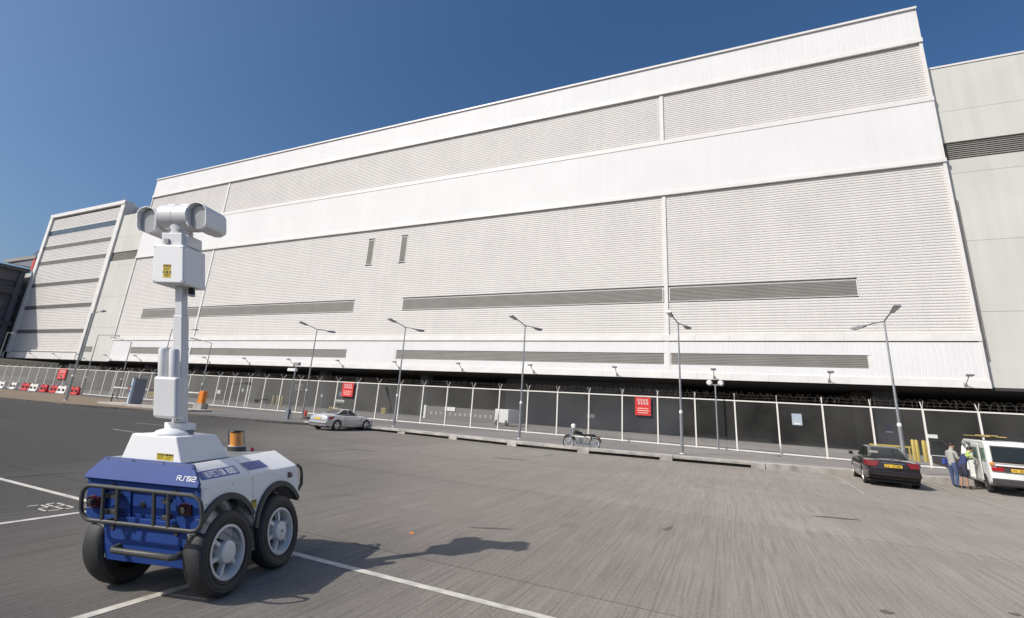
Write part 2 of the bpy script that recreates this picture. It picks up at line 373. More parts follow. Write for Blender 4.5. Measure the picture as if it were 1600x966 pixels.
# kerb stones: plain low kerb on the left, slotted drainage beams on the right
def seg_pt(line, x):
    for (x0, y0), (x1, y1) in zip(line, line[1:]):
        if x0 <= x <= x1: return y0+(y1-y0)*(x-x0)/(x1-x0)
def kerb_piece(name, x0, x1, h, wdt, m_, z0=-.02, dy=0):
    a = seg_pt(kerbline, x0)+dy; b = seg_pt(kerbline, x1)+dy
    return MB().hexa([(x0, a, z0), (x1, b, z0), (x1, b+wdt, z0), (x0, a+wdt, z0), (x0, a, h), (x1, b, h), (x1, b+wdt, h), (x0, a+wdt, h)]).build(name, m_, kerb, bevel=.015)
x = -170.
while x < -27: kerb_piece('kerb_stone', x, x+1.98, KZ, .3, M['kerbdark']); x += 2.0
x = -26.9; k = 0
while x < 9.6:
    x1 = min(x+4.05, 11.4)
    if x < -1:
        kerb_piece('kerb_beam', x, x1-.02, .26, .80, M['kerb'], z0=.13)
        kerb_piece('kerb_block', x1-.62, x1-.03, .129, .28, M['kerb'], dy=-.01)
        kerb_piece('kerb_back', x, x1-.63, .128, .05, M['kerbdark'], dy=.24)
    else: kerb_piece('kerb_beam', x, x1-.02, .26, .80, M['kerb'])
    x = x1

# painted lines on the slabs
def line(name, x0, y0, x1, y1, wd, m_, label=None):
    d = Vector((x1-x0, y1-y0)).normalized(); n_ = Vector((-d.y, d.x))*wd/2; N = max(1, int(Vector((x1-x0, y1-y0)).length/.6)); mb = MB(); z = .0045
    rnd = random.Random(int(abs(x0*10)+abs(y0*7)))
    pa = []
    for i in range(N+1):
        t = i/N; px, py = x0+(x1-x0)*t, y0+(y1-y0)*t
        e1 = 1+rnd.uniform(-.06, .06); e2 = 1+rnd.uniform(-.06, .06)
        pa.append(((px-n_.x*e1, py-n_.y*e1, z), (px+n_.x*e2, py+n_.y*e2, z)))
    for a, b in zip(pa, pa[1:]): mb.add([a[0], b[0], b[1], a[1]], [(0, 1, 2, 3)])
    o = mb.build(name, m_, ground); o['kind'] = 'structure'; return o
line('painted_line', -60, 5.36, 6, 5.36, .11, M['line'])
line('painted_line', -5.45, 5.29, -5.60, -1.5, .11, M['line'])
line('painted_line', -9.75, 5.29, -9.85, -1.5, .10, M['line'])
line('painted_line', 4.20, 26.4, 4.0, 20.4, .09, M['faint'])
line('painted_line', 7.70, 27.2, 7.72, 20.4, .09, M['faint'])
line('painted_line', 11.2, 27.2, 11.25, 20.4, .09, M['faint'])
line('painted_line', -29.3, 16.1, -27.3, 16.6, .12, M['faint'])
line('painted_line', -25.6, 13.2, -21.8, 13.1, .12, M['faint'])
rs_ = random.Random(8)
for (sx_, sy_, a_, l_, wd) in ((-3.95, 8.3, .5, .8, .05), (-1.2, 10.5, 1.4, .5, .05), (2.2, 14.5, .3, 1.2, .09), (1.6, 7.8, .2, .16, .07), (3.1, 8.7, 1.0, .14, .06), (-14, 16.2, .1, 2.2, .16), (-8.5, 19, .2, 1.8, .14)):
    pts_ = []
    for k in range(14):
        t_ = 2*math.pi*k/14; rr_ = rs_.uniform(.7, 1.15); u_, v_ = l_*.5*math.cos(t_)*rr_, wd*math.sin(t_)*rr_
        pts_.append((sx_+u_*math.cos(a_)-v_*math.sin(a_), sy_+u_*math.sin(a_)+v_*math.cos(a_), .0045))
    MB().add(pts_, [tuple(range(14))]).build('stain', M['stain'], ground)
num = strokes(MB(), '28', lambda u, v: (-10.18-v, 4.62+u, .0048), .15, .58, .07, .04)
num.build('painted_number', M['line'], ground)

# ------------------------------------------------------------------ the warehouse
X0, X1, FY = -104.7, 19.0, 50.0
wh = empty('warehouse_building', (X0, FY, 0), 'huge white warehouse with long bands of ribbed cladding above a dark undercroft', 'warehouse')
def W(x, y, z): return (x-X0, y-FY, z)
def wbox(name, x0, x1, y0, y1, z0, z1, m_, parent=wh, bevel=0): return MB().box(x0-X0, x1-X0, y0-FY, y1-FY, z0, z1).build(name, m_, parent, bevel=bevel)
wbox('core', X0+.06, X1-.06, 50.30, 105, 5.9, 42.3, M['white'])
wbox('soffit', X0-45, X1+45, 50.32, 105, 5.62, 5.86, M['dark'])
PITCH = .2575
def slats(z0, z1, x0, x1, holes):
    """horizontal trapezoidal ribs between z0 and z1, leaving out the window strips"""
    mb = MB(); n = int(round((z1-z0)/PITCH)); p = (z1-z0)/n
    for i in range(n):
        a = z0+i*p; spans = [(x0, x1)]
        for hx0, hx1, hz0, hz1 in holes:
            if a+p > hz0+.01 and a < hz1-.01:
                ns_ = []
                for s0, s1 in spans:
                    if hx1 <= s0 or hx0 >= s1: ns_.append((s0, s1))
                    else:
                        if hx0 > s0: ns_.append((s0, hx0))
                        if hx1 < s1: ns_.append((hx1, s1))
                spans = ns_
        for s0, s1 in spans:
            prof = [(.0, a), (-.034, a+.035), (-.034, a+p*.62), (.0, a+p*.62+.035), (.0, a+p)]   # (y, z)
            vs = []
            for xx in (s0, s1): vs += [(xx-X0, y+.12, z) for y, z in prof]
            mb.add(vs, [(k, k+5, k+6, k+1) for k in range(4)])
    return mb
JN = [-81.3, -5.33]
WS = [(-97.9, -47.4, 13.6, 15.12), (-39.1, 11.25, 13.6, 15.12), (-46.5, -45.35, 20.4, 24.15), (-40.66, -39.55, 20.4, 24.15)]
bounds = [X0+.25, JN[0]-.2, JN[0]+.2, JN[1]-.2, JN[1]+.2, X1-.25]

for i in (0, 2, 4):
    hs_ = [h for h in WS if h[1] > bounds[i] and h[0] < bounds[i+1]]
    tag(slats(10.12, 25.62, bounds[i], bounds[i+1], hs_).build('ribbed_cladding', M['louvre'], wh, smooth=False), kind='stuff')
    tag(slats(32.45, 38.52, bounds[i], bounds[i+1], []).build('ribbed_cladding', M['louvre'], wh, smooth=False), kind='stuff')
def vribs(z0, z1, x0, x1, pitch, depth, m_, holes=(), y=0.):
    mb = MB(); n = int((x1-x0)/pitch); p = (x1-x0)/n
    for i in range(n):
        a = x0+i*p; sp = [(z0, z1)]
        for h in holes:
            if a+p > h[0]+.02 and a < h[1]-.02: sp = [(z0, h[2]), (h[3], z1)]
        for s0, s1 in sp:
            pr = [(a, y), (a+p*.86, y), (a+p*.90, y+depth), (a+p*.96, y+depth), (a+p, y)]
            vs = [(xx-X0, yy, s0) for xx, yy in pr]+[(xx-X0, yy, s1) for xx, yy in pr]
            mb.add(vs, [(k, k+1, k+6, k+5) for k in range(4)])
    return tag(mb.build('ribbed_fascia', m_, wh, smooth=False), kind='stuff')
FS = [(-98.1, -47.43, 7.1, 8.27), (-39.05, 11.33, 7.1, 8.27)]
vribs(6.35, 9.42, X0+.1, X1-.2, .40, .012, M['white'], FS)
vribs(25.98, 31.98, X0+.1, X1-.2, .5, .003, M['white'], y=-.05)
vribs(38.98, 42.45, X0+.1, X1-.2, .45, .007, M['white'], y=-.05)
# long grey louvred windows
def window_strip(x0, x1, z0, z1, horiz=True):
    o = MB().box(x0-X0, x1-X0, .10, .13, z0, z1).build('window', M['strip'], wh)
    f = MB()
    for a in (z0-.02, z1-.06): f.box(x0-X0, x1-X0, .075, .16, a, a+.06)
    for a in (x0, x1-.08): f.box(a-X0, a+.08-X0, .077, .158, z0, z1)
    for a_, b_ in (((x0-.45, x0-.001), (x1+.001, x1+.45)) if z1 < 10 else ()): f.box(a_-X0, b_-X0, .015, .05, z0-.05, z1+.05)
    f.build('frame', M['trim'], o)
    b = MB(); n = int((z1-z0)/.15)
    for i in range(n):
        a = z0+.07+(z1-z0-.12)*i/n
        b.add([(x0+.08-X0, .095, a+.115), (x1-.08-X0, .095, a+.115), (x1-.08-X0, .06, a), (x0+.08-X0, .06, a)], [(0, 1, 2, 3)])
    tag(b.build('blades', M['strip'], o), kind='stuff')
for a in WS+FS:
    x0, x1 = a[0], a[1]
    if x0 < JN[1] < x1:
        window_strip(x0, JN[1]-.28, a[2], a[3]); window_strip(JN[1]+.28, x1, a[2], a[3])
    else: window_strip(*a)
# ledges built from metal panels
def trims(z0, z1, y0, me_cache={}):
    n = 40; L_ = (X1-X0)/n; key = (z0, z1)
    for i in range(n):
        k = me_cache.get(key)
        if k is None:
            o = MB().box(.006, L_-.006, 0, .30, 0, z1-z0).build('trim_panel', M['trim'], wh, (i*L_, y0, z0)); me_cache[key] = o.data
        else: link('trim_panel', k, wh, (i*L_, y0, z0))
trims(5.75, 6.33, -.12); trims(9.50, 10.10, -.10)
for z0, z1, yy in ((25.62, 25.98, -.16), (31.98, 32.42, -.10), (38.55, 38.95, -.18), (42.45, 42.68, -.22)):
    wbox('ledge', X0-.02, X1+.02, 50+yy, 50.29, z0, z1, M['trim'])
for jx in JN:
    for z0, z1 in ((10.12, 25.6), (32.44, 38.53)): wbox('joint_cover', jx-.19, jx+.19, 50.0, 50.29, z0, z1, M['trim'])
    wbox('joint_cover', jx-.19, jx+.19, 49.985, 50.29, 6.34, 9.48, M['white'])
wbox('corner_trim', X1-.24, X1-.003, 49.96, 50.8, 6.34, 42.4, M['trim'])
wbox('corner_trim', X0+.003, X0+.24, 49.96, 51.2, 6.34, 42.4, M['trim'])
wbox('side_wall', X1-.2, X1-.01, 50.81, 104, 5.9, 42.2, M['white'])
# floodlights along the fascia
fl = None
FLX = [17.4, 8.2, -1.1, -10.4, -19.7, -28.9, -38.2, -47.6, -56.8, -66.1, -75.4, -84.7, -94.0, -103.3, -112.4, -121.6, -130.9, -140.1]
def floodlight():
    t = empty('floodlight', (0, 0, 0))
    MB().box(-.10, .10, -.02, .12, -.10, .22).build('base', M['lamphead'], t)
    MB().path([(0, 0, .05), (0, -.45, .35), (0, -.95, .72)], .045, 6).build('arm', M['trim'], t)
    MB().hexa([(-.26, -1.25, .70), (.26, -1.25, .70), (.20, -.9, .62), (-.20, -.9, .62), (-.26, -1.25, .80), (.26, -1.25, .80), (.20, -.9, .84), (-.20, -.9, .84)]).build('lamp_head', M['lamphead'], t, bevel=.02)
    return t
for i, fx in enumerate(FLX):
    if fl is None: o = fl = floodlight()
    else: o = copy_tree(fl)
    o.location = (fx, 49.86, 5.92); tag(o, 'floodlight on a short arm along the bottom edge of the white building', 'floodlight', 'floodlights along the fascia')
order = ['nearest the right corner of the white building', 'below the right end of the long grey window strip', 'above the short post with two round lamps', 'first one left of the right wall joint', 'just right of the lamp post near the motorcycle', 'midway between the two tall lamps right of the silver car', 'touching the tall lamp just right of the silver car', 'above the red sign behind the silver car', 'directly above the thin camera pole', 'second one to the right of the robot mast', 'first one to the right of the robot mast', 'first one to the left of the robot mast', 'second one to the left of the robot mast', 'at the left end of the ledge of the big warehouse', 'on the cream link wall beside the tower', 'rightmost of those on the left tower', 'second from the right on the left tower', 'leftmost on the left tower, in shade']
i = 0
for o in bpy.data.objects:
    if o.name.startswith('floodlight') and o.get('category') == 'floodlight':
        if i < len(order): o['label'] = 'grey floodlight on an arm, '+order[i]
        i += 1

# undercroft: columns, back wall, block walls
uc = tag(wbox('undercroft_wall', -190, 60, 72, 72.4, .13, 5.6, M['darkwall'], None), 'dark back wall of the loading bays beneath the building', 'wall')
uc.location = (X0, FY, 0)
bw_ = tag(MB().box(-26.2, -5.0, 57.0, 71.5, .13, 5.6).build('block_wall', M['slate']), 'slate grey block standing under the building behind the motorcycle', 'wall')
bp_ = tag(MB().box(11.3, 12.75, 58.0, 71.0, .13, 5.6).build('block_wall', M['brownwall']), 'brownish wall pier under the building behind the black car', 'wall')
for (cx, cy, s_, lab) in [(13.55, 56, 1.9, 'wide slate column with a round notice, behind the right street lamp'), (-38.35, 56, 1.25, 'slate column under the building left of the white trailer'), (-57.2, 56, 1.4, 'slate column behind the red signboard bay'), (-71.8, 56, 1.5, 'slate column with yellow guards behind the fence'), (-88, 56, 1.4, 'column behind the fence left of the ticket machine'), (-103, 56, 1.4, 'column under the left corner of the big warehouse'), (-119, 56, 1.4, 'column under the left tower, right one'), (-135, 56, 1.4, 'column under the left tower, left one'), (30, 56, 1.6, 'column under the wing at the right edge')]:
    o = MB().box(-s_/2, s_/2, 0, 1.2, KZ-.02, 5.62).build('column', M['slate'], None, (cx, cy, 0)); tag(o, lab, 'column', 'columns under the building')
# things in the yard behind the fence
def sign(name, x, y, z0, z1, x1, m_, label, cat='sign', prints=(), th=.03, group=None):
    o = empty(name, ((x+x1)/2, y, (z0+z1)/2), label, cat, group); w2, h2 = (x1-x)/2, (z1-z0)/2
    MB().box(-w2, w2, 0, th, -h2, h2).build('board', m_, o)
    for (u0, u1, v0, v1, mm) in prints: MB().add([(-w2+u0*2*w2, -.004, -h2+v0*2*h2), (-w2+u1*2*w2, -.004, -h2+v0*2*h2), (-w2+u1*2*w2, -.004, -h2+v1*2*h2), (-w2+u0*2*w2, -.004, -h2+v1*2*h2)], [(0, 1, 2, 3)]).build('print', mm, o)
    return o
def red_sign(x0, x1, z0, z1, label):
    pr = []
    rnd = random.Random(3)
    for r_ in range(2):
        for c_ in range(4):
            u = .16+c_*.18+.03*r_; v = .78-r_*.17
            for k in range(3):
                pr.append((u, u+.13, v+k*.045, v+k*.045+.02, M['signwhite']))
            pr.append((u+.05, u+.08, v-.01, v+.13, M['signwhite']))
    for k, (a, b) in enumerate(((.15, .85), (.12, .88), (.2, .8))): pr.append((a, b, .36-k*.12, .41-k*.12, M['pinkprint']))
    return sign('warning_sign', x0, 36.50, z0, z1, x1, M['red'], label, 'sign', pr, group='red warning signs on the fence')
K = .929
def S(x, y, z=0.): return (x*K, y*K, 2.1+(z-2.1)*K)
def zc(z): return 2.1+(z-2.1)*K
red_sign(-37.1*K, -35.6*K, zc(2.05), zc(3.46), 'red warning sign with white writing on the fence above the silver car')
red_sign(-94.6*K, -92.3*K, zc(1.95), zc(3.5), 'red warning sign on the far left fence above the red and white barriers')
red_sign(-6.75*K, -5.55*K, zc(2.05), zc(3.43), 'red warning sign on the fence right of the motorcycle')
sign('notice_board', -39.5*K, 38.5, zc(2.05), zc(2.52), -38.4*K, M['blue_sign'], 'small blue notice with a white panel behind the fence left of the red sign', 'sign', ((.35, .9, .15, .85, M['machine_b']),))
sign('notice_board', -39.9*K, 38.5, zc(1.35), zc(1.66), -38.6*K, M['signwhite'], 'small white notice behind the fence above the silver car', 'sign')
sign('notice_board', -63.7, 44.0, 1.35, 1.85, -62.9, M['signwhite'], 'small white square notice behind the fence, right of the orange barrier box', 'sign')
sign('notice_board', -15.4, 56.9, 1.35, 1.8, -14.5, M['signwhite'], 'small white notice on the slate wall left of the motorcycle', 'sign')
sign('notice_board', -62.0, 55.4, 2.6, 3.4, -60.2, M['machine'], 'grey hanging board behind the fence near the yellow guards', 'sign', ((0, 1, .86, 1, M['signwhite']), (0, 1, 0, .12, M['signwhite'])))
sign('notice_board', 5.0, 49, 2.05, 3.0, 5.75, M['machine_b'], 'pale blue notice behind the fence left of the black car', 'sign', ((.2, .8, .05, .2, M['signwhite']),))
sign('notice_board', 12.9, 44.6, 1.75, 2.0, 13.5, M['signwhite'], 'white notice behind the fence above the open van door', 'sign')
o = sign('notice_board', 13.2, 55.9, 1.9, 2.0, 13.75, M['signwhite'], 'small round purple notice with white caption on the wide slate column', 'sign')
mb = MB(); mb.lathe([(.28, 0), (.28, .03)], (0, -.02, .42), 'y', 16); mb.build('disc', mat('purple_sign', (.10, .04, .22)), o)
def guards(x, y, n, gap, lab):
    for i in range(n):
        o = MB().lathe([(.11, 0), (.11, 1.35), (.06, 1.42), (0, 1.43)], n=10).build('safety_bollard', M['yellow'], None, (x+i*gap, y, KZ)); tag(o, lab[i] if isinstance(lab, list) else lab, 'bollard', 'yellow bollards in the yard')
guards(-60.4, 50.5, 3, .9, ['leftmost yellow bollard by the slate column behind the fence', 'middle yellow bollard by the slate column behind the fence', 'right yellow bollard by the slate column behind the fence'])
guards(11.75, 43.6, 2, .20, ['yellow bollard behind the fence right of the black car, left of its pair', 'yellow bollard behind the fence right of the black car, right of its pair'])
guards(12.35, 43.6, 2, .22, ['yellow bollard behind the open van door, left of its pair', 'yellow bollard behind the open van door, right of its pair'])
def stack(x, y, n, w_, lab, dz=.2):
    t = empty('striped_block', (x, y, KZ), lab, 'barrier', 'yellow striped blocks in the yard')
    for i in range(n): MB().box(-w_/2, w_/2, -.2, .2, i*dz, i*dz+dz*.55).build('stripe', M['yellow'], t)
    MB().box(-w_/2+.03, w_/2-.03, -.17, .17, 0, n*dz).build('core', M['dkplastic'], t)
stack(-38.0, 39.6, 4, 1.3, 'yellow and black striped block behind the fence left of the silver car')
stack(-42.2, 53, 4, .7, 'yellow and black striped block at the foot of the slate column')
stack(-79.5, 45, 4, 1.5, 'yellow striped block behind the fence left of the ticket machine')
t = empty('guard_rail', (10.2, 44.0, KZ), 'thin yellow guard rail seen just above the black car roof', 'guard rail')
MB().box(-.9, 1.5, -.04, .04, .82, .94).build('rail', M['yellow'], t)
for x_ in (-.8, .3, 1.4): MB().box(x_-.04, x_+.04, -.035, .035, 0, .815).build('post', M['yellow'], t)
# low pale wall of stored trolleys and a white trailer
t = empty('storage_wall', (-28.6, 49.6, KZ), 'long low grey partition with a row of small pale vents behind the fence', 'partition')
MB().box(-4.9, 4.7, 0, .25, 0, 1.42).build('panel', mat('partition_grey', (.17, .165, .16), .8), t)
for i in range(13): MB().box(-4.0+i*.66, -3.72+i*.66, -.02, 0, .5, .85).build('vent', M['faint'], t)
MB().box(-4.95, -4.65, -.06, .3, 0, 1.5).build('end_post', M['signwhite'], t)
sign('notice_board', -30.6, 49.5, 1.15, 1.6, -29.2, M['signwhite'], 'white notice on the long low grey partition', 'sign')
t = empty('white_trailer', (-21.0, 45.0, KZ), 'white box trailer seen end on behind the fence, left of the third street lamp', 'trailer')
MB().box(-.75, .75, -.1, 2.6, .30, 1.62).build('body', M['signwhite'], t, bevel=.03)
for s_ in (-.55, .55):
    wo_ = MB().lathe([(.0, -.1), (.30, -.1), (.33, -.05), (.33, .05), (.30, .1), (0, .1)], (s_, .1, .33), 'x', 16).build('wheel', M['rub'], t)
for (x, y, z, r_) in ((-58.6, 44, 2.0, .22), (-44.6, 44, 1.95, .17)):
    o = MB().lathe([(0, 0), (r_, .02), (r_, .06), (0, .08)], (x, y, z), 'y', 12).build('round_mirror', M['machine_b']); tag(o, 'small pale round disc behind the fence '+('right of the orange barrier box' if x < -50 else 'left of the silver car'), 'mirror')

# ------------------------------------------------------------------ wings, left tower, dark block
def panel_wall(parent, x0, x1, y, zs, m_, pw=7.4, skip=()):
    """precast wall panels with open joints"""
    n = max(1, int(round((x1-x0)/pw))); p = (x1-x0)/n
    for a, b in zip(zs, zs[1:]):
        if (a, b) in skip: continue
        for i in range(n):
            MB().box(x0+i*p+.008, x0+(i+1)*p-.008, y, y+.25, a+.012, b-.012).build('wall_panel', m_, parent)
rw = empty('right_wing', (0, 0, 0), 'cream panelled wing with one grey louvred band to the right of the warehouse', 'building')
MB().box(X1+.01, 60, 50.7, 105, 5.9, 35.3).build('core', M['darkwall'], rw)
MB().box(X1-.005, 60.2, 50.35, 105, 35.62, 35.8).build('coping', M['trim'], rw)
panel_wall(rw, X1+.01, 60, 50.42, (5.75, 12.0, 18.2, 24.6, 25.95), M['cream'], 20)
panel_wall(rw, X1+.01, 60, 50.42, (27.7, 30.9, 35.62), M['cream'], 20)
def band(parent, x0, x1, y, z0, z1, m_, n=9):
    MB().box(x0, x1, y+.22, y+.25, z0, z1).build('louvre_back', m_, parent)
    b = MB()
    for i in range(n):
        a = z0+(z1-z0)*i/n; h = (z1-z0)/n
        b.add([(x0, y+.2, a+h*.8), (x1, y+.2, a+h*.8), (x1, y+.1, a), (x0, y+.1, a)], [(0, 1, 2, 3)])
    tag(b.build('louvre_blades', m_, parent), kind='stuff')
band(rw, X1+.01, 60, 50.42, 25.95, 27.7, M['wingband'])
MB().box(X1+.30, X1+.36, 50.3, 50.42, 8, 22).build('downpipe', M['wingband'], rw)
lw_ = empty('link_wing', (0, 0, 0), 'cream wall between the left tower and the warehouse with one small grey window', 'building')
MB().box(-114.2, X0-.01, 50.6, 105, 5.9, 35.3).build('core', M['darkwall'], lw_)
panel_wall(lw_, -114.2, X0-.01, 50.25, (5.6, 12.0, 18.2, 24.6, 25.75), M['cream'], 9.4)
panel_wall(lw_, -114.2, X0-.01, 50.25, (27.6, 30.9, 35.9), M['cream'], 9.4)
band(lw_, -114.2, X0-.01, 50.25, 25.75, 27.6, M['wingband'])
MB().box(-114.0, -111.4, 50.20, 50.245, 7.35, 8.35).build('window', M['strip'], lw_)
MB().box(-114.1, X0, 52.8, 60, 35.9, 37.8).build('roof_room', M['machine'], lw_)

TX0, TX1 = -144.7, -114.2
tw = empty('left_tower', (TX0, FY, 0), 'pale ribbed tower block with seven dark window bands and a white frame, at the left', 'building')
def tb(name, x0, x1, y0, y1, z0, z1, m_): return MB().box(x0-TX0, x1-TX0, y0-FY, y1-FY, z0, z1).build(name, m_, tw)
tb('core', TX0+.1, TX1-.02, 50.5, 100, 5.9, 38.6, M['cream'])
tb('frame', TX1-1.35, TX1, 49.9, 51.6, 5.7, 38.5, M['trim']); tb('frame', TX0, TX0+1.2, 49.8, 51.6, 5.7, 38.5, M['trim'])
tb('coping', TX0-.02, TX1+.02, 49.75, 51.7, 38.5, 39.3, M['trim']); tb('base_trim', TX0-10, TX1-1.36, 49.8, 50.4, 5.7, 7.0, M['trim'])
tz = [(33.95, 35.05), (30.45, 31.2), (26.75, 27.5), (21.55, 22.25), (16.4, 17.1), (11.1, 11.75)]
x0_, x1_ = TX0+1.2, TX1-1.35
prev = 38.5
for z0, z1 in tz+[(7.0, 7.0)]:
    a, b = z1+.22, prev-(.22 if prev < 38 else .5)
    mb = MB(); n = int((b-a)/.33); p = (b-a)/n
    for i in range(n):
        q = a+i*p; prof = [(0, q), (-.06, q+.05), (-.06, q+p*.6), (0, q+p*.6+.05), (0, q+p)]; vs = []
        for xx in (x0_, x1_): vs += [(xx-TX0, y+.2, z) for y, z in prof]
        mb.add(vs, [(k, k+5, k+6, k+1) for k in range(4)])
    tag(mb.build('ribbed_cladding', M['louvre'], tw, smooth=False), kind='stuff')
    if z1 > z0:
        wdo = tb('window', x0_, x1_, 50.155, 50.18, z0-.1, z1+.1, M['glass_dark'] if z0 > 33 else M['towerband'])
        f = MB()
        for q0, q1 in ((z1+.101, z1+.22), (z0-.22, z0-.101)): f.box(x0_-TX0, x1_-TX0, .135, .4, q0, q1)
        f.build('frame', M['trim'], wdo)
        f = MB(); q = x0_+1.6
        while q < x1_-1: f.box(q-TX0, q+.07-TX0, .14, .154, z0-.08, z1+.08); q += 1.6 if z0 > 33 else 3.2
        f.build('mullions', M['strip'] if z0 > 33 else M['towerband'], wdo)
    prev = z0
rr = empty('rooftop_room', (-131.5, 52.5, 39.3), 'low pale plant room on the roof of the left tower', 'roof room')
MB().box(0, 7.4, 0, 6, 0, 1.7).build('wall', M['cream'], rr); MB().box(-.3, 9.8, -.2, 6.2, 1.7, 1.85).build('roof', M['trim'], rr)
MB().box(7.4, 9.6, .4, 6, 0, 1.4).build('wall', M['machine'], rr)
for (x, h) in ((-128.5, 1.6), (-123.8, 3.6), (-122.6, 2.0)):
    o = MB().tube((0, 0, 0), (0, 0, h), .05, .03, 5).build('antenna', M['galv'], None, (x, 53.5, 41.1 if x < -123.9 else 40.9)); tag(o, {-128.5: 'short antenna rod on the left of the tower roof room', -123.8: 'tallest antenna rod on the tower roof', -122.6: 'shorter antenna rod at the right of the tower roof room'}[x], 'antenna')
# stub wing left of the tower
sw = tag(MB().box(-152, TX0-.02, 50.6, 90, 5.7, 25.3).build('side_block', M['cream']), 'pale wall partly hidden behind the dark building, left of the tower', 'building')
# the dark building at the far left, seen on its shaded end
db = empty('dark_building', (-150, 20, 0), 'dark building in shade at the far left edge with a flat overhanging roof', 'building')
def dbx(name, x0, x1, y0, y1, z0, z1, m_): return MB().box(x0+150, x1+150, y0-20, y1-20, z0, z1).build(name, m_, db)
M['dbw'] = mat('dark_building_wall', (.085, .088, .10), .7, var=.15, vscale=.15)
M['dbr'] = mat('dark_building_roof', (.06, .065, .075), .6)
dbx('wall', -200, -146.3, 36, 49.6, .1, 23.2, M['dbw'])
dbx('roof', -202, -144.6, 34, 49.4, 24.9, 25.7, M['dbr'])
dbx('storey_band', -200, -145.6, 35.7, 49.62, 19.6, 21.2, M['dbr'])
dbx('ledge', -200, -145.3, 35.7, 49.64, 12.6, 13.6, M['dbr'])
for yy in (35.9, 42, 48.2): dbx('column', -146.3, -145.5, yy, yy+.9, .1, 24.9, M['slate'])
for zz in (5.2, 14.2):
    for yy in (37.5, 44.0): wn = dbx('window', -146.32, -146.24, yy, yy+3.2, zz, zz+3.6, M['glass_dark'])
for yy in (36.3, 43.3):
    wn = dbx('gable_truss', -146.2, -145.9, yy, yy+5.5, 22.6, 24.9, M['slate'])
cn = empty('canopy', (-160, 52, 28.2), 'grey cantilevered canopy roof held by two stay cables beside the left tower', 'canopy')
MB().hexa([(1.0, -2, .2), (14.9, -2, -1.8), (14.9, 12, -1.8), (1.0, 12, .2), (0, -2.2, .9), (15, -2.2, .9), (15, 12, .9), (0, 12, .9)]).build('deck', M['machine'], cn)
MB().box(-.1, 15.1, -2.4, -2.2, .3, 1.1).build('fascia', M['wingband'], cn)
MB().box(14.0, 14.9, -2.21, -2.1, -2.6, .6).build('red_panel', M['red'], cn)
for (a, b) in (((4, 0, .9), (15.3, 0, 6.9)), ((9.5, 0, .9), (15.3, 0, 5.6))): MB().tube(a, b, .13, n=6).build('stay_cable', M['wingband'], cn)

# ------------------------------------------------------------------ security fence
FYY = 36.68
fe = empty('security_fence', (0, FYY, KZ), 'long white steel security fence of fine mesh with razor wire along its top', 'fence')
PX = [(-27.0+2.743*k)*K for k in range(-52, 26)]
H0 = 3.28
def v_arm():
    return MB().tube((0, 0, H0), (-.02, -.32, H0+.45), .022, n=5).tube((0, 0, H0), (.02, .32, H0+.45), .022, n=5)
post_me = MB().box(-.045, .045, -.045, .045, -.2, H0+.02); post_o = None; arm_o = None; pan_o = None; rail_o = None
extra = [-51.5, -49.3, -47.6, -73.9, -71.6]
for i, px in enumerate(PX+extra):
    if post_o is None:
        post_o = post_me.build('fence_post', M['fence'], fe, (px, 0, 0)); arm_o = v_arm().build('wire_arm', M['fence'], post_o)
    else:
        p_ = link('fence_post', post_o.data, fe, (px, 0, 0))
        if px in extra: p_.scale = (.75, .75, 1)
        else: link('wire_arm', arm_o.data, p_)
for a, b in zip(PX, PX[1:]):
    L_ = b-a-.09
    if pan_o is None:
        pan_o = MB().box(0, L_, -.004, .004, .10, H0-.06).build('mesh_panel', M['mesh'], fe, (a+.045, 0, 0))
        rail_o = MB().box(0, L_, -.035, .035, H0-.05, H0+.03).build('top_rail', M['fence'], fe, (a+.045, 0, 0))
        br_o = MB().box(0, L_, -.035, .035, .02, .10).build('bottom_rail', M['fence'], fe, (a+.045, 0, 0))
    else:
        link('mesh_panel', pan_o.data, fe, (a+.045, 0, 0)); link('top_rail', rail_o.data, fe, (a+.045, 0, 0)); link('bottom_rail', br_o.data, fe, (a+.045, 0, 0))
# razor wire: a sagging coil and four straight strands
mb = MB(); rnd = random.Random(5); pts = []; x = PX[0]; t = 0
while x < PX[-1]:
    t += 2*math.pi/7; x += .36/7; sag = 1+.05*math.sin(x*1.7)
    pts.append((x+.08*math.sin(t*.37), .25*math.cos(t), H0+.34*sag+.25*math.sin(t)))
mb.path(pts, .0065, 3)
for yy, zz in ((-.30, .42), (-.16, .22), (.16, .22), (.30, .42)): mb.path([(xx, yy, H0+zz-(.03 if k % 2 else 0)) for k, xx in enumerate([PX[0]+(PX[-1]-PX[0])*j/120 for j in range(121)])], .006, 3)
tag(mb.build('razor_wire', M['wire'], fe), kind='stuff')

# ------------------------------------------------------------------ street lamps
def lamp_head(t, p, q, m1=None):
    """an arm from p to q with a lantern at its end"""
    p = Vector(p); q = Vector(q); d = (q-p).normalized()
    MB().path([p, p+(q-p)*.5+Vector((0, 0, .03)), q], .035, 6).build('arm', M['galv'], t)
    sd = d.cross(Vector((0, 0, 1))).normalized(); up = sd.cross(d)
    e = q+d*.75
    mb = MB().hexa([q-sd*.08-up*.06, q+sd*.08-up*.06, e+sd*.17-up*.08, e-sd*.17-up*.08, q-sd*.08+up*.05, q+sd*.08+up*.05, e+sd*.14+up*.04, e-sd*.14+up*.04])
    h = mb.build('lantern', M['lamphead'], t, bevel=.02)
    a, b = q+d*.12-up*.075, e-d*.06-up*.087
    MB().hexa([a-sd*.06-up*.02, a+sd*.06-up*.02, b+sd*.13-up*.02, b-sd*.13-up*.02, a-sd*.06, a+sd*.06, b+sd*.13, b-sd*.13]).build('lens', M['lens'], h)
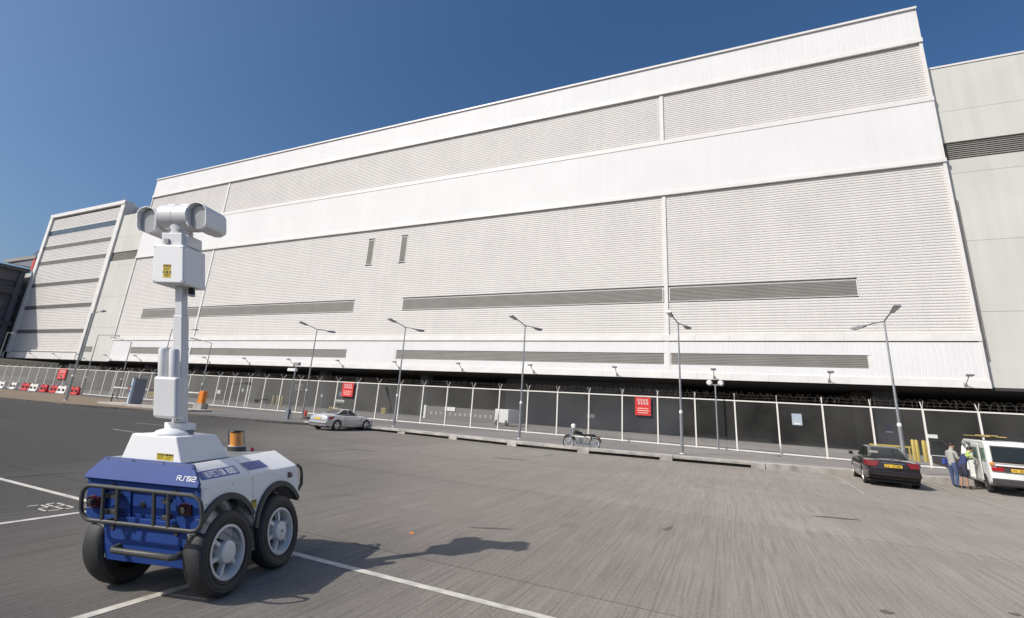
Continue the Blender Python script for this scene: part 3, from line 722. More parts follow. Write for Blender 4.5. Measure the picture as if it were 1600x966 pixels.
def street_lamp(x, y, h, arms, label, z=KZ, r=.085):
    t = empty('street_lamp', (x, y, z), label, 'street lamp', 'street lamps')
    mb = MB().tube((0, 0, 0), (0, 0, 2.2), r, r, 10).tube((0, 0, 2.2), (0, 0, h), r*.72, r*.45, 10)
    mb.build('pole', M['galv'], t)
    MB().lathe([(r*1.5, 0), (r*1.5, .04), (r*1.05, .05)], n=10).lathe([(r*1.12, 2.16), (r*1.12, 2.26), (r*.8, 2.32)], n=10).build('collar', M['trim'], t)
    for dx, dy, dz in arms: lamp_head(t, (0, 0, h-.05), (dx, dy, h-.05+dz))
    return t
AA = [(-.22, -.95, .24), (.28, .95, .02)]
street_lamp(-12.19, 28.92, 7.29, AA, 'tall double armed street lamp between the white trailer and the motorcycle')
street_lamp(-22.37, 29.42, 7.36, AA, 'tall double armed street lamp just right of the silver car')
street_lamp(-32.98, 30.78, 7.54, AA, 'tall double armed street lamp just left of the silver car')
street_lamp(-2.45, 29.0, 7.32, AA, 'tall double armed street lamp beside the right wall joint of the warehouse')
street_lamp(7.41, 29.0, 7.28, [(.10, -.95, .28), (-.62, .75, -.06)], 'tall double armed street lamp behind the black car')
street_lamp(-55.17, 24.07, 8.12, [(1.9, -.2, .12)], 'closest single armed street lamp on the tan paving at the left', r=.12)
street_lamp(-71.32, 32.42, 7.45, [(3.0, .3, -.02)], 'second single armed street lamp from the left, arm to the right')
street_lamp(-62.6, 31.8, 6.45, [(-2.3, -.5, .45)], 'single armed street lamp with its arm to the left, in front of the cream wall')
street_lamp(-55.3, 31.6, 7.9, [(3.2, .2, 0)], 'single armed street lamp half hidden behind the robot mast')
street_lamp(-48.4, 31.8, 6.4, [(-1.7, -.5, .35)], 'single armed street lamp right of the robot mast, arm to the left')
street_lamp(-93.0, 31.6, 7.75, [(1.9, -.1, -.1)], 'single armed street lamp at the far left edge in the shaded corner')
# low double floodlight post, camera pole
t = empty('floodlight_post', (-.75, 36.0, KZ), 'short post with two round floodlights rising behind the fence', 'floodlight')
MB().tube((0, 0, 0), (0, 0, 4.25), .06, .045, 8).build('pole', M['galv'], t); MB().box(-.42, .42, -.04, .04, 4.2, 4.28).build('crossbar', M['galv'], t)
for s_ in (-.36, .36): MB().lathe([(0, -.12), (.12, -.12), (.20, .02), (.20, .06), (.0, .07)], (s_, -.05, 4.36), 'y', 16).build('lamp', M['lens'], t)
t = empty('camera_pole', (-30.49, 27.02, KZ), 'thin pole with surveillance cameras left of the silver car', 'camera pole')
MB().tube((0, 0, 0), (0, 0, 3.9), .06, .05, 8).build('pole', M['galv'], t)
MB().tube((.35, .1, 0), (.02, .02, 1.4), .035, .03, 6).build('brace', M['galv'], t)
MB().box(-.75, .1, -.12, .12, 3.55, 3.78).build('camera', M['lens'], t, bevel=.03)
MB().box(-.2, .35, -.12, .12, 4.0, 4.25).build('camera', M['lamphead'], t, bevel=.03)
MB().box(-.16, .16, -.1, .1, .0, .75).build('cabinet', M['machine'], t)

# ------------------------------------------------------------------ the patrol robot
RO = Vector((-5.551, 3.810, 0)); RA = .28
EX = Vector((math.cos(RA), math.sin(RA), 0)); EY = Vector((-EX.y, EX.x, 0)); EU = Vector((-.218, -.094, 1))   # the robot stands canted to its off side
def RX(v): return EX*v.x+EY*v.y+EU*v.z
bot = empty('patrol_robot', RO, 'tall white and blue four wheeled inspection robot with a camera mast', 'robot')
def rb(mb, name, m_, parent=None, bevel=0., seg=2, **k): return mb.build(name, m_, parent or bot, xf=RX, bevel=bevel, seg=seg, **k)
WR, WB = .414, .928
# white shell: side walls with wheel arches, sloped shoulders, deck
def arch_profile():
    pts = [(1.363, 1.115), (1.385, 1.06), (1.372, .72), (1.33, .715)]
    def arc(cy, r, a0, a1, n=14): return [(cy+r*math.sin(a0+(a1-a0)*i/n), .44+r*1.08*math.cos(a0+(a1-a0)*i/n)) for i in range(n+1)]
    pts += arc(WB, .50, R(58), R(-80))
    pts += [(.445, .42)]
    pts += arc(0, .50, R(62), R(-50))
    pts += [(-.372, .72), (-.372, 1.115)]
    return pts
prof = arch_profile()
for s_ in (1, -1):
    rb(MB().prism(prof, 'x', .645*s_, .675*s_), 'side_wall', M['rwhite'], bevel=.008)
sh = MB()
def sheet(mb, quad, th=.02):
    a, b, c, d = [Vector(q) for q in quad]; n_ = (b-a).cross(c-a).normalized()*th
    return mb.hexa([a-n_, b-n_, c-n_, d-n_, a, b, c, d])
for s_ in (1, -1):
    mb = MB(); N_ = 16; vs = []
    for i in range(N_+1):
        u = -.372+1.735*i/N_; t = (u+.33)/1.67
        for x_, z_ in ((.640, 1.105), (.664, 1.1), (.675, 1.112), (.672, 1.130), (.530-.165*t, 1.295), (.512-.165*t, 1.300), (.500-.165*t, 1.27)): vs.append((x_*s_, (u if (i or z_ < 1.2) else -.318), z_))
    mb.add(vs, [(i*7+k, i*7+k+1, i*7+8+k, i*7+7+k) for i in range(N_) for k in range(6)]+[tuple(range(7)), tuple(N_*7+k for k in range(6, -1, -1))], 0, True)
    rb(mb, 'shoulder_panel', M['rwhite'])
rb(MB().hexa([(-.53, -.33, 1.25), (.53, -.33, 1.25), (.362, 1.34, 1.25), (-.362, 1.34, 1.25), (-.528, -.33, 1.287), (.528, -.33, 1.287), (.36, 1.34, 1.287), (-.36, 1.34, 1.287)]), 'deck', M['rdark'])
rb(MB().hexa([(-.672, 1.34, .76), (.672, 1.34, .76), (.67, 1.375, .76), (-.67, 1.375, .76), (-.662, 1.33, 1.10), (.662, 1.33, 1.10), (.66, 1.37, 1.10), (-.66, 1.37, 1.10)]), 'rear_panel', M['rwhite'], bevel=.015)
rb(MB().hexa([(-.66, 1.32, 1.10), (.66, 1.32, 1.10), (.66, 1.37, 1.10), (-.66, 1.37, 1.10), (-.36, 1.30, 1.28), (.36, 1.30, 1.28), (.36, 1.335, 1.288), (-.36, 1.335, 1.288)]), 'rear_panel', M['rwhite'], bevel=.01)
# chassis between the wheels, with its tapered white cheeks
rb(MB().box(-.43, .43, -.30, 1.25, .36, .80), 'chassis', M['rinner'])
for s_ in (1, -1): rb(MB().hexa([(.46*s_, -.345, .335), (.50*s_, -.345, .335), (.50*s_, -.20, .36), (.46*s_, -.20, .36), (.50*s_, -.345, .70), (.60*s_, -.345, .70), (.60*s_, -.20, .74), (.50*s_, -.20, .74)]), 'cheek_plate', M['rwhite'], bevel=.01)
# arch trims and liners
for s_ in (1, -1):
    for cy, a0, a1 in ((0, -50, 60), (WB, -78, 58)):
        n = 20; vs = []; mb = MB(); lin = MB()
        ring = [R(a0+(a1-a0)*i/n) for i in range(n+1)]
        for i in range(n):
            q = []
            for t in (ring[i], ring[i+1]):
                for r_, x_ in ((.452, .64), (.508, .64), (.508, .705), (.452, .705)): q.append((x_*s_, cy+r_*math.sin(t), .44+r_*1.08*math.cos(t)))
            mb.add(q, [(0, 1, 5, 4), (1, 2, 6, 5), (2, 3, 7, 6), (3, 0, 4, 7)]+([(0, 3, 2, 1)] if i == 0 else [])+([(4, 5, 6, 7)] if i == n-1 else []))
            q = []
            for t in (ring[i], ring[i+1]):
                for r_, x_ in ((.470, .42), (.470, .66)): q.append((x_*s_, cy+r_*math.sin(t), .44+r_*1.06*math.cos(t)))
            lin.add(q, [(0, 1, 3, 2)])
        rb(mb, 'arch_trim', M['rarch']); lo = rb(lin, 'arch_liner', M['rinner'], smooth=True)
    for cy in (0, WB): rb(MB().tube((.43*s_, cy, WR), (.62*s_, cy, WR), .07, n=10), 'axle', M['rarch'])
# wheels
def r_wheel(s_, cy):
    xo = .70*s_; d = -s_
    hw = .115
    xc = (.70-.115)*s_
    tprof = [(.255, -hw*.80), (.30, -hw*.98), (.365, -hw), (.398, -hw*.80), (.412, -hw*.45), (.414, 0), (.412, hw*.45), (.398, hw*.80), (.365, hw), (.30, hw*.98), (.255, hw*.80)]
    mb = MB()
    mb.lathe(tprof, (xc, cy, WR), 'x', 48, caps=False)
    ty = rb(mb, 'wheel', M['rub'])
    for rr in (.335, .29):
        pts_ = [(xc+hw*1.0*s_, cy+rr*math.cos(2*math.pi*k/40), WR+rr*math.sin(2*math.pi*k/40)) for k in range(40)]
        rb(MB().path(pts_, .004, 5, closed=True), 'sidewall_rib', M['rub'], ty)
    rim = MB(); x_ = xc+hw*.80*s_
    def RL(r, off): return (r, off*s_)
    rim.lathe([RL(.262, .0), RL(.262, .012), RL(.240, .016), RL(.222, -.02), RL(.215, -.10), RL(.21, -.115)] , (x_, cy, WR), 'x', 40, caps=False)
    ro = rb(rim, 'rim', M['rrim'], ty)
    n = 6
    for i in range(n):
        a = 2*math.pi*i/n+.3; c, d_ = math.cos(a), math.sin(a); t1 = (-d_, c)
        def P(r, w_, off): return (x_+off*s_, cy+r*c+t1[0]*w_, WR+r*d_+t1[1]*w_)
        sp = MB().hexa([P(.09, -.022, -.06), P(.09, .022, -.06), P(.215, .030, -.085), P(.215, -.030, -.085), P(.09, -.018, -.012), P(.09, .018, -.012), P(.222, .025, -.035), P(.222, -.025, -.035)])
        rb(sp, 'spoke', M['rrim'], ty, bevel=.006)
    rb(MB().lathe([RL(.0, -.13), RL(.225, -.13), RL(.225, -.12), RL(0, -.12)], (x_, cy, WR), 'x', 24), 'brake_disc', M['black'], ty)
    rb(MB().lathe([RL(.115, -.08), RL(.112, .0), RL(.104, .022), RL(.085, .03), RL(.0, .030)], (x_, cy, WR), 'x', 28), 'hub', M['rrim'], ty)
    if cy > .1: rb(MB().lathe([RL(.014, .03), RL(.014, .034), RL(0, .034)], (x_, cy, WR), 'x', 10), 'hub_hole', M['black'], ty)
for s_ in (1, -1):
    for cy in (0, WB): r_wheel(s_, cy)
# blue nose
hood = MB()
hp = [(-.537, -.318, 1.305), (.537, -.318, 1.305), (.682, -.402, 1.14), (.682, -.425, 1.095), (-.682, -.425, 1.095), (-.682, -.402, 1.14)]
hood.add(hp+[(x*.985, y+.05, z-.02) for x, y, z in hp], [(0, 1, 2, 5), (5, 2, 3, 4), (6, 11, 8, 7), (11, 10, 9, 8), (0, 6, 7, 1), (1, 7, 8, 2), (2, 8, 9, 3), (3, 9, 10, 4), (4, 10, 11, 5), (5, 11, 6, 0)])
rb(hood, 'blue_hood', M['rblue'], bevel=.006)
for u, v in ((-.49, .04), (-.17, .03), (.20, .03), (.52, .18)):
    rb(MB().lathe([(.007, 0), (.007, .004), (0, .004)], (u if v < .1 else .56, -.340-.066*v, 1.296-.16*v), 'y', 8), 'rivet', M['black'])
# recessed bumper face: frame plus sunk middle
nose = MB()
nose.box(-.675, .675, -.345, -.33, .68, 1.09)
nose.box(-.675, -.46, -.385, -.346, .68, 1.09); nose.box(.40, .675, -.385, -.346, .68, 1.09)
nose.box(-.459, .399, -.385, -.346, 1.01, 1.09); nose.box(-.459, .399, -.385, -.346, .68, .745)
nose.box(-.30, -.16, -.365, -.346, .746, 1.009)
rb(nose, 'blue_nose_panel', M['rblue'], bevel=.004)
rb(MB().box(-.145, .235, -.352, -.3455, .76, 1.0), 'sensor_plate', M['rblue'], bevel=.003)
rb(MB().lathe([(.030, 0), (.030, -.012), (.02, -.015), (.0, -.008)], (-.015, -.352, .872), 'y', 16), 'sensor_eye', M['black'])
for x_, z_ in ((-.575, .865), (.515, .878)):
    l_ = rb(MB().lathe([(.062, 0), (.062, -.03), (.052, -.045), (.050, -.03), (.0, -.03)], (x_, -.386, z_), 'y', 24), 'headlamp', M['rlamp'])
    rb(MB().lathe([(.034, -.028), (.034, -.052), (.0, -.056)], (x_, -.386, z_), 'y', 20), 'lens', M['rtube'], l_)
    rb(MB().box(x_+.05, x_+.075, -.41, -.386, z_-.05, z_+.05), 'lamp_bracket', M['rlamp'], l_)
for x_ in (-.33, -.27, .335):
    for z_ in (.80, .95): rb(MB().box(x_-.02, x_+.035, -.47, -.385, z_-.022, z_+.022), 'bar_mount', M['rtube'], bevel=.005)
# lower apron
ap = MB().hexa([(-.44, -.345, .325), (.555, -.345, .325), (.555, -.31, .325), (-.44, -.31, .325), (-.50, -.352, .48), (.53, -.352, .48), (.53, -.31, .48), (-.50, -.31, .48)])
ap.hexa([(-.50, -.352, .481), (.53, -.352, .481), (.53, -.31, .481), (-.50, -.31, .481), (-.53, -.335, .679), (.505, -.335, .679), (.505, -.31, .679), (-.53, -.31, .679)])
rb(ap, 'blue_apron', M['rblue'], bevel=.004)
for x_, z_ in ((-.385, .625), (.372, .632)): rb(MB().lathe([(.024, 0), (.022, -.01), (.0, -.012)], (x_, -.341, z_), 'y', 14), 'bolt', M['rtube'])
rb(MB().box(-.24, .44, -.372, -.353, .43, .535), 'handle_recess', M['rblue'], bevel=.008)
rb(MB().path([(-.255, -.37, .47), (-.255, -.45, .462), (-.23, -.475, .46), (.43, -.475, .455), (.462, -.45, .455), (.462, -.37, .465)], .030, 10), 'tow_handle', M['rtube'])
# bull bar
def rrect(x0, x1, z0, z1, r, y, n=6):
    pts = []
    for cx, cz, a0 in ((x1-r, z1-r, 0), (x0+r, z1-r, 90), (x0+r, z0+r, 180), (x1-r, z0+r, 270)):
        for i in range(n+1):
            t = R(a0+90*i/n); pts.append((cx+r*math.cos(t), y, cz+r*math.sin(t)))
    return pts
rb(MB().path(rrect(-.605, .80, .715, 1.04, .12, -.50), .020, 10, closed=True), 'bull_bar', M['rtube'])
for x_ in (-.345, -.175, .255, .42): rb(MB().tube((x_, -.50, .725), (x_, -.50, 1.03), .018, n=8), 'bull_bar_rung', M['rtube'])
for zz in (1.04, .715):
    for x_ in (-.33, .42): rb(MB().tube((x_, -.50, zz), (x_, -.38, zz), .016, n=8), 'bar_stay', M['rtube'])
# rear handles, rear lamp, small marks on the side
for s_ in (1, -1): rb(MB().path([(.60*s_, 1.36, 1.10), (.60*s_, 1.50, 1.12), (.60*s_, 1.585, 1.07), (.60*s_, 1.60, .98), (.60*s_, 1.58, .86), (.60*s_, 1.50, .80), (.60*s_, 1.36, .80)], .022, 8), 'rear_handle', M['rtube'])
rb(MB().box(.675, .70, 1.155, 1.225, 1.0, 1.065), 'side_lamp', M['rlamp'], bevel=.006)
rb(MB().lathe([(.016, 0), (.016, .003), (0, .003)], (.6752, .43, .655), 'x', 12), 'side_hole', M['black'])
def sticker(mk, x0, x1, z0, z1, header=True, rows=3, split=None):
    """a caution label drawn as flat print: mk(u, v, lift) gives the point"""
    def q(a, b, c, d, l): return [mk(a, c, l), mk(b, c, l), mk(b, d, l), mk(a, d, l)]
    o = rb(MB().add(q(x0, x1, z0, z1, .002), [(0, 1, 2, 3)]), 'caution_label', M['ryellow'])
    p = MB(); w_, h_ = x1-x0, z1-z0; rnd = random.Random(int(w_*1000+h_*77))
    def add(a, b, c, d): p.add(q(x0+a*w_, x0+b*w_, z0+c*h_, z0+d*h_, .0035), [(0, 1, 2, 3)])
    if h_ > w_:
        add(.03, .97, .82, .97)
        for k in range(2): add(.12, .86-.1*k, .68-k*.11, .715-k*.11)
        add(.02, .2, .34, .48); add(.34, .66, .34, .48); add(.8, .98, .34, .48)
        for k in range(2): add(.14+.1*k, .86-.1*k, .22-k*.12, .27-k*.12)
    else:
        add(.02, .50, .68, .95); add(.54, .70, .68, .95); add(.73, .86, .68, .95); add(.89, .98, .68, .95)
        for k in range(3):
            add(.05, .42, .50-k*.17, .55-k*.17); add(.52, .93-.06*k, .50-k*.17, .55-k*.17)
    rb(p, 'print', M['rblack'], o)
    yl = MB()
    if h_ > w_: strokes(yl, 'CAUTION', lambda u, v: mk(x0+.08*w_+u, z0+.85*h_+v, .005), w_*.085, h_*.08, w_*.035, w_*.02)
    else: strokes(yl, 'CAUTION', lambda u, v: mk(x0+.04*w_+u, z0+.74*h_+v, .005), w_*.044, h_*.15, w_*.018, w_*.011)
    rb(yl, 'lettering', M['ryellow'], o)
sticker(lambda u, v, l: (.675+l, u, v), .405, .500, .755, .845)
fp = MB()
for k in range(5): fp.add([(.677, .41, .735-k*.013), (.677, .495-.02*(k % 2), .735-k*.013), (.677, .495-.02*(k % 2), .741-k*.013), (.677, .41, .741-k*.013)], [(0, 1, 2, 3)])
rb(fp, 'fine_print', M['rgrey'])
# decals on the shoulder
def shoulder(u, v, l=.004):       # u along the robot, v from the lower (0) to the upper (1) edge
    t = (u+.33)/1.67
    a = Vector((.675, u, 1.125)); b = Vector((.53-.165*t, u, 1.295)); n_ = Vector((.17, 0, .15)).normalized()
    return a+(b-a)*v+n_*l
def sh_quad(u0, u1, v0, v1, l=.004, ua=0, n=4):
    mb = MB()
    for i in range(n):
        a, b = u0+(u1-u0)*i/n, u0+(u1-u0)*(i+1)/n
        mb.add([shoulder(a, v0, l), shoulder(b, v0, l), shoulder(b-ua, v1, l), shoulder(a-ua, v1, l)], [(0, 1, 2, 3)])
    return mb
d1 = rb(sh_quad(-.33, .275, .16, .60, ua=.0), 'blue_decal', M['rblue2']); rb(sh_quad(.44, .83, .22, .66, ua=.03), 'blue_decal', M['rblue2'])
tx = MB(); strokes(tx, 'INSPECTION ROBOT', lambda u, v: shoulder(-.262+u, .24+v, .007), .020, .26, .0118, .0075)
# stroke width is in metres along u but a fraction across v, so draw the bars as thin boxes instead
tx = MB()
def ins(u, v): return shoulder(-.262+u, .245+v/.225, .007)
strokes(tx, 'INSPECTION ROBOT', ins, .0205, .060, .0120, .0088)
rb(tx, 'lettering', M['rwhite'], d1)
def hoodp(u, v, l=.004): # v 0 at lower edge of sloped face to 1 at top
    a = Vector((u, -.402, 1.14)); b = Vector((u, -.335, 1.298)); return a+(b-a)*v/.172+Vector((0, -.92, .39))*l
tx = MB(); strokes(tx, 'RS02', lambda u, v: hoodp(.42+u, .010+v, .004), .042, .042, .016, .0075)
rb(tx, 'lettering', M['rwhite'])
# pedestal, dome, beacon
pd = MB().hexa([(-.378, -.296, 1.289), (.378, -.296, 1.289), (.378, .452, 1.289), (-.378, .452, 1.289), (-.282, -.263, 1.555), (.282, -.263, 1.555), (.282, .34, 1.555), (-.282, .34, 1.555)])
rb(pd, 'pedestal', M['rwhite'], bevel=.018, seg=3)
sticker(lambda u, v, l: (u, -.296+.033*(v-1.289)/.266-l, v), .070, .272, 1.312, 1.378)
rb(MB().lathe([(.17, 0), (.168, .015), (.14, .040), (.09, .058), (.04, .066), (0, .068)], (.055, -.09, 1.556), 'z', 32), 'dome', M['rwhite'])
bc = Vector((-.055, 1.12, 1.287))
rb(MB().lathe([(.118, 0), (.118, .055), (.10, .058)], bc, 'z', 28), 'beacon_base', M['rarch'])
be = rb(MB().lathe([(.082, .058), (.078, .235), (.0, .240)], bc, 'z', 24), 'beacon', M['rorange'])
rb(MB().lathe([(.105, .056), (.096, .262)], bc, 'z', 28, caps=False), 'beacon_glass', M['clear'], be)
rb(MB().lathe([(.092, .245), (.085, .262), (.05, .27), (0, .27)], bc, 'z', 24), 'beacon_cap', M['black'], be)
rb(MB().lathe([(.108, .056), (.108, .066), (.10, .066)], bc, 'z', 28), 'beacon_ring', M['rrim'], be)
rb(MB().lathe([(.022, 0), (.022, .03), (.012, .045), (0, .046)], (.11, 1.22, 1.287), 'z', 12), 'red_button', M['red'])
# mast
rb(MB().box(-.115, .115, -.01, .205, 1.600, 1.675), 'mast_foot', M['rwhite'], bevel=.006); rb(MB().box(-.10, .10, .0, .19, 1.556, 1.6), 'mast_plinth', M['rdark'])
rb(MB().box(-.062, .062, .034, .150, 1.676, 2.95), 'mast', M['rgrey'], bevel=.012, seg=3)
rb(MB().box(-.052, .052, .044, .140, 2.951, 3.32), 'mast_upper', M['rgrey'], bevel=.010, seg=3)
rb(MB().lathe([(.013, 0), (.013, -.003), (0, -.003)], (.015, .0335, 1.72), 'y', 10), 'mast_hole', M['black'])
an = rb(MB().box(-.125, .185, -.17, -.03, 1.730, 2.19), 'router_box', M['rgrey'], bevel=.035, seg=4)
for x_ in (-.055, .09): rb(MB().lathe([(.054, 2.185), (.054, 2.49), (.045, 2.515), (.02, 2.525), (0, 2.526)], (x_, -.10, 0), 'z', 20), 'antenna', M['rgrey'], an)
rb(MB().box(-.05, .05, -.031, .034, 1.85, 1.95), 'router_bracket', M['rdark'])
# equipment box
rb(MB().box(-.245, .195, -.10, .275, 3.315, 3.815), 'equipment_box', M['rwhite'], bevel=.022, seg=3)
sticker(lambda u, v, l: (u, -.10-l, v), -.088, .024, 3.385, 3.555)
dc = rb(MB().lathe([(0, 3.20), (.03, 3.205), (.040, 3.235), (.040, 3.285), (.030, 3.31)], (.115, .125, 0), 'z', 18), 'dome_camera', M['black'])
rb(MB().lathe([(.041, 3.205), (.041, 3.222)], (.115, .125, 0), 'z', 18, caps=False), 'ring', M['rgrey'], dc)
rb(MB().box(-.165, .135, -.06, .22, 3.816, 3.99), 'neck_block', M['rgrey'], bevel=.012, seg=3)
rb(MB().box(-.125, .17, .0, .24, 3.835, 3.985), 'neck_block', M['rwhite'], bevel=.010)
rb(MB().box(-.10, -.04, -.085, -.061, 3.835, 3.90), 'neck_latch', M['rdeep'])
hd = rb(MB().lathe([(.135, 3.99), (.13, 4.12), (.15, 4.2)], (.0, .08, 0), 'z', 28), 'neck', M['rgrey'])
hb = rb(MB().lathe([(.150, -.225), (.178, -.21), (.178, -.004), (.172, -.003), (.172, .003), (.178, .004), (.178, .21), (.150, .225)], (.0, .08, 4.235), 'x', 36), 'tilt_housing', M['rgrey'])
for x_ in (-.16, .04): rb(MB().box(x_, x_+.12, .02, .14, 4.40, 4.42), 'top_cover', M['rwhite'], hb, bevel=.005)
for x_ in (-.075, .075): rb(MB().box(x_-.025, x_+.025, -.062, -.045, 4.03, 4.05), 'latch', M['rdeep'], hb)
def camera_pod(cx, PZ):
    DY = .19
    """stadium-shaped camera housing with an overhanging hood, looking forward"""
    def ring(r, y, zc_=PZ, st=.05, n=24, hood=False):
        pts = []
        for i in range(n):
            t = 2*math.pi*i/n; z = math.sin(t); pts.append((cx+r*math.cos(t), y+DY, zc_+(st if z > 0 else -st if z < 0 else 0)+r*z))
        return pts
    mb = MB(); secs = [ring(.113, -.20), ring(.118, -.185), ring(.118, .09), ring(.10, .15), ring(.08, .17)]
    n = 24; vs = [p for s2 in secs for p in s2]
    mb.add(vs, [(j*n+i, j*n+(i+1) % n, (j+1)*n+(i+1) % n, (j+1)*n+i) for j in range(len(secs)-1) for i in range(n)], 0, True)
    mb.add(vs, [tuple(range(n-1, -1, -1)), tuple((len(secs)-1)*n+i for i in range(n))])
    pod = rb(mb, 'camera_housing', M['rgrey'])
    f_ = ring(.104, -.204); rb(MB().add(f_, [tuple(range(n-1, -1, -1))]), 'camera_window', M['rdeep'], pod)
    # hood: thick half shell over the top and outer side
    vs = []; m2 = 18
    for y_, rr in ((-.26+DY, .142), (.11+DY, .142), (.11+DY, .131), (-.26+DY, .131)):
        for i in range(m2):
            t = R(-38)+(R(218)-R(-38))*i/(m2-1); z = math.sin(t)
            x_ = rr*max(-1.0, min(1.0, 1.06*math.cos(t))); vs.append((cx+x_, y_, PZ+(.05 if z > 0 else -.05)+rr*z*.98))
    fs = []
    for j in range(4):
        for i in range(m2-1): fs.append((j*m2+i, j*m2+i+1, ((j+1) % 4)*m2+i+1, ((j+1) % 4)*m2+i))
    fs += [tuple(j*m2 for j in range(4)), tuple(j*m2+m2-1 for j in range(3, -1, -1))]
    rb(MB().add(vs, fs, 0, True), 'sun_hood', M['rwhite'], pod, ang=40)
camera_pod(-.39, 4.16); camera_pod(.345, 4.22)

# ------------------------------------------------------------------ cars
def loft_body(secs, name, m_, parent, cutters=(), sub=True):
    """secs: (y, half width, z bottom, z shoulder, z crown); local +y is forward"""
    mb = MB(); K_ = 9; vs = []
    for y, hw, zb, zs, zc_ in secs:
        half = [(hw*.86, zb), (hw*.965, zb+.03), (hw*1.0, zb+(zs-zb)*.30), (hw*1.0, zb+(zs-zb)*.62), (hw*.975, zs-.05), (hw*.925, zs), (hw*.62, zs+(zc_-zs)*.62), (hw*.30, zs+(zc_-zs)*.92), (0, zc_)]
        row = [(x, y, z) for x, z in half]+[(-x, y, z) for x, z in reversed(half[:-1])]
        vs += row
    n = 17
    fs = [(j*n+i, j*n+i+1, (j+1)*n+i+1, (j+1)*n+i) for j in range(len(secs)-1) for i in range(n-1)]
    fs += [(j*n+n-1, j*n, (j+1)*n, (j+1)*n+n-1) for j in range(len(secs)-1)]
    fs += [tuple(range(n)), tuple((len(secs)-1)*n+i for i in range(n-1, -1, -1))]
    o = mb.add(vs, fs, 0, True).build(name, m_, parent, ang=50)
    return o
def arch_cut(o, ys, r, hw, zc_, parent):
    cs = []
    for y in ys:
        c = MB().lathe([(r, -hw*1.2), (r, -hw*.62)], (0, y, zc_), 'x', 28).build('cutter', M['black']); c2 = MB().lathe([(r, hw*.62), (r, hw*1.2)], (0, y, zc_), 'x', 28).build('cutter', M['black']); cs += [c, c2]
    par = o.parent; o.parent = None
    cut(o, cs); o.parent = par
    me = o.data; me.polygons.foreach_set('use_smooth', [True]*len(me.polygons)); me.set_sharp_from_angle(angle=R(40))
def car_wheel(parent, x, y, r, w_, rimr, spokes=5, rim_m='alloy', rimw=None):
    s_ = 1 if x > 0 else -1
    wh_ = MB().lathe([(rimr, -w_/2), (r*.93, -w_/2), (r, -w_*.36), (r, w_*.36), (r*.93, w_/2), (rimr, w_/2)], (0, 0, 0), 'x', 32, caps=False).build('wheel', M['rub'], parent, (x, y, r))
    e = w_/2*s_
    rm = MB().lathe([(rimr, e*1.0), (rimr*.93, e*1.03), (rimr*.88, e*.5)], (0, 0, 0), 'x', 28, caps=False)
    for i in range(spokes):
        a = 2*math.pi*i/spokes+.2; c, d = math.cos(a), math.sin(a); t1 = (-d, c)
        P = lambda q, v, off: (off, q*c+t1[0]*v, q*d+t1[1]*v)
        rm.hexa([P(.03, -.035, e*.6), P(.03, .035, e*.6), P(rimr*.92, .05, e*.6), P(rimr*.92, -.05, e*.6), P(.03, -.03, e*.98), P(.03, .03, e*.98), P(rimr*.92, .04, e*.9), P(rimr*.92, -.04, e*.9)])
    rm.lathe([(rimr*.22, e*.6), (rimr*.2, e*1.04), (0, e*1.05)], (0, 0, 0), 'x', 14)
    rm.build('rim', M[rim_m], wh_); MB().lathe([(0, e*.2), (rimr*.95, e*.2), (rimr*.95, e*.25), (0, e*.25)], (0, 0, 0), 'x', 20).build('brake_disc', M['dkplastic'], wh_)
    return wh_
def greenhouse(parent, base, top, paint, glass, names=('windscreen', 'rear_window', 'side_window')):
    """base / top: (half width rear, half width front, y rear, y front, z rear, z front)"""
    def c(v): wr, wf, yr, yf, zr, zf = v; return [(-wr, yr, zr), (wr, yr, zr), (wf, yf, zf), (-wf, yf, zf)]
    b, t = c(base), c(top)
    o = MB().hexa(b+t).build('roof', paint, parent, bevel=.07, seg=4)
    def pane(p0, p1, p2, p3, name, mu=(.07, .93), mv=(.12, .90), par=None, lift=.006):
        p0, p1, p2, p3 = map(Vector, (p0, p1, p2, p3)); N_ = 5
        nrm = (p1-p0).cross(p3-p0).normalized()
        def at(u, v): a = p0+(p1-p0)*u; d = p3+(p2-p3)*u; return a+(d-a)*v+nrm*lift
        mb = MB(); mb.add([at(mu[0], mv[0]), at(mu[1], mv[0]), at(mu[1]-.02, mv[1]), at(mu[0]+.02, mv[1])], [(0, 1, 2, 3)])
        return mb.build(name, glass, par or parent)
    pane(b[0], b[1], t[1], t[0], names[1]); pane(b[2], b[3], t[3], t[2], names[0])
    pane(b[1], b[2], t[2], t[1], names[2], (.10, .52), (.10, .86)); pane(b[1], b[2], t[2], t[1], names[2], (.55, .93), (.10, .86))
    pane(b[3], b[0], t[0], t[3], names[2], (.07, .45), (.10, .86)); pane(b[3], b[0], t[0], t[3], names[2], (.48, .90), (.10, .86))
    return o
def hood_box(parent, name, m_, x0, x1, y0, y1, z0, z1, b=.015): return MB().box(x0, x1, y0, y1, z0, z1).build(name, m_, parent, bevel=b)

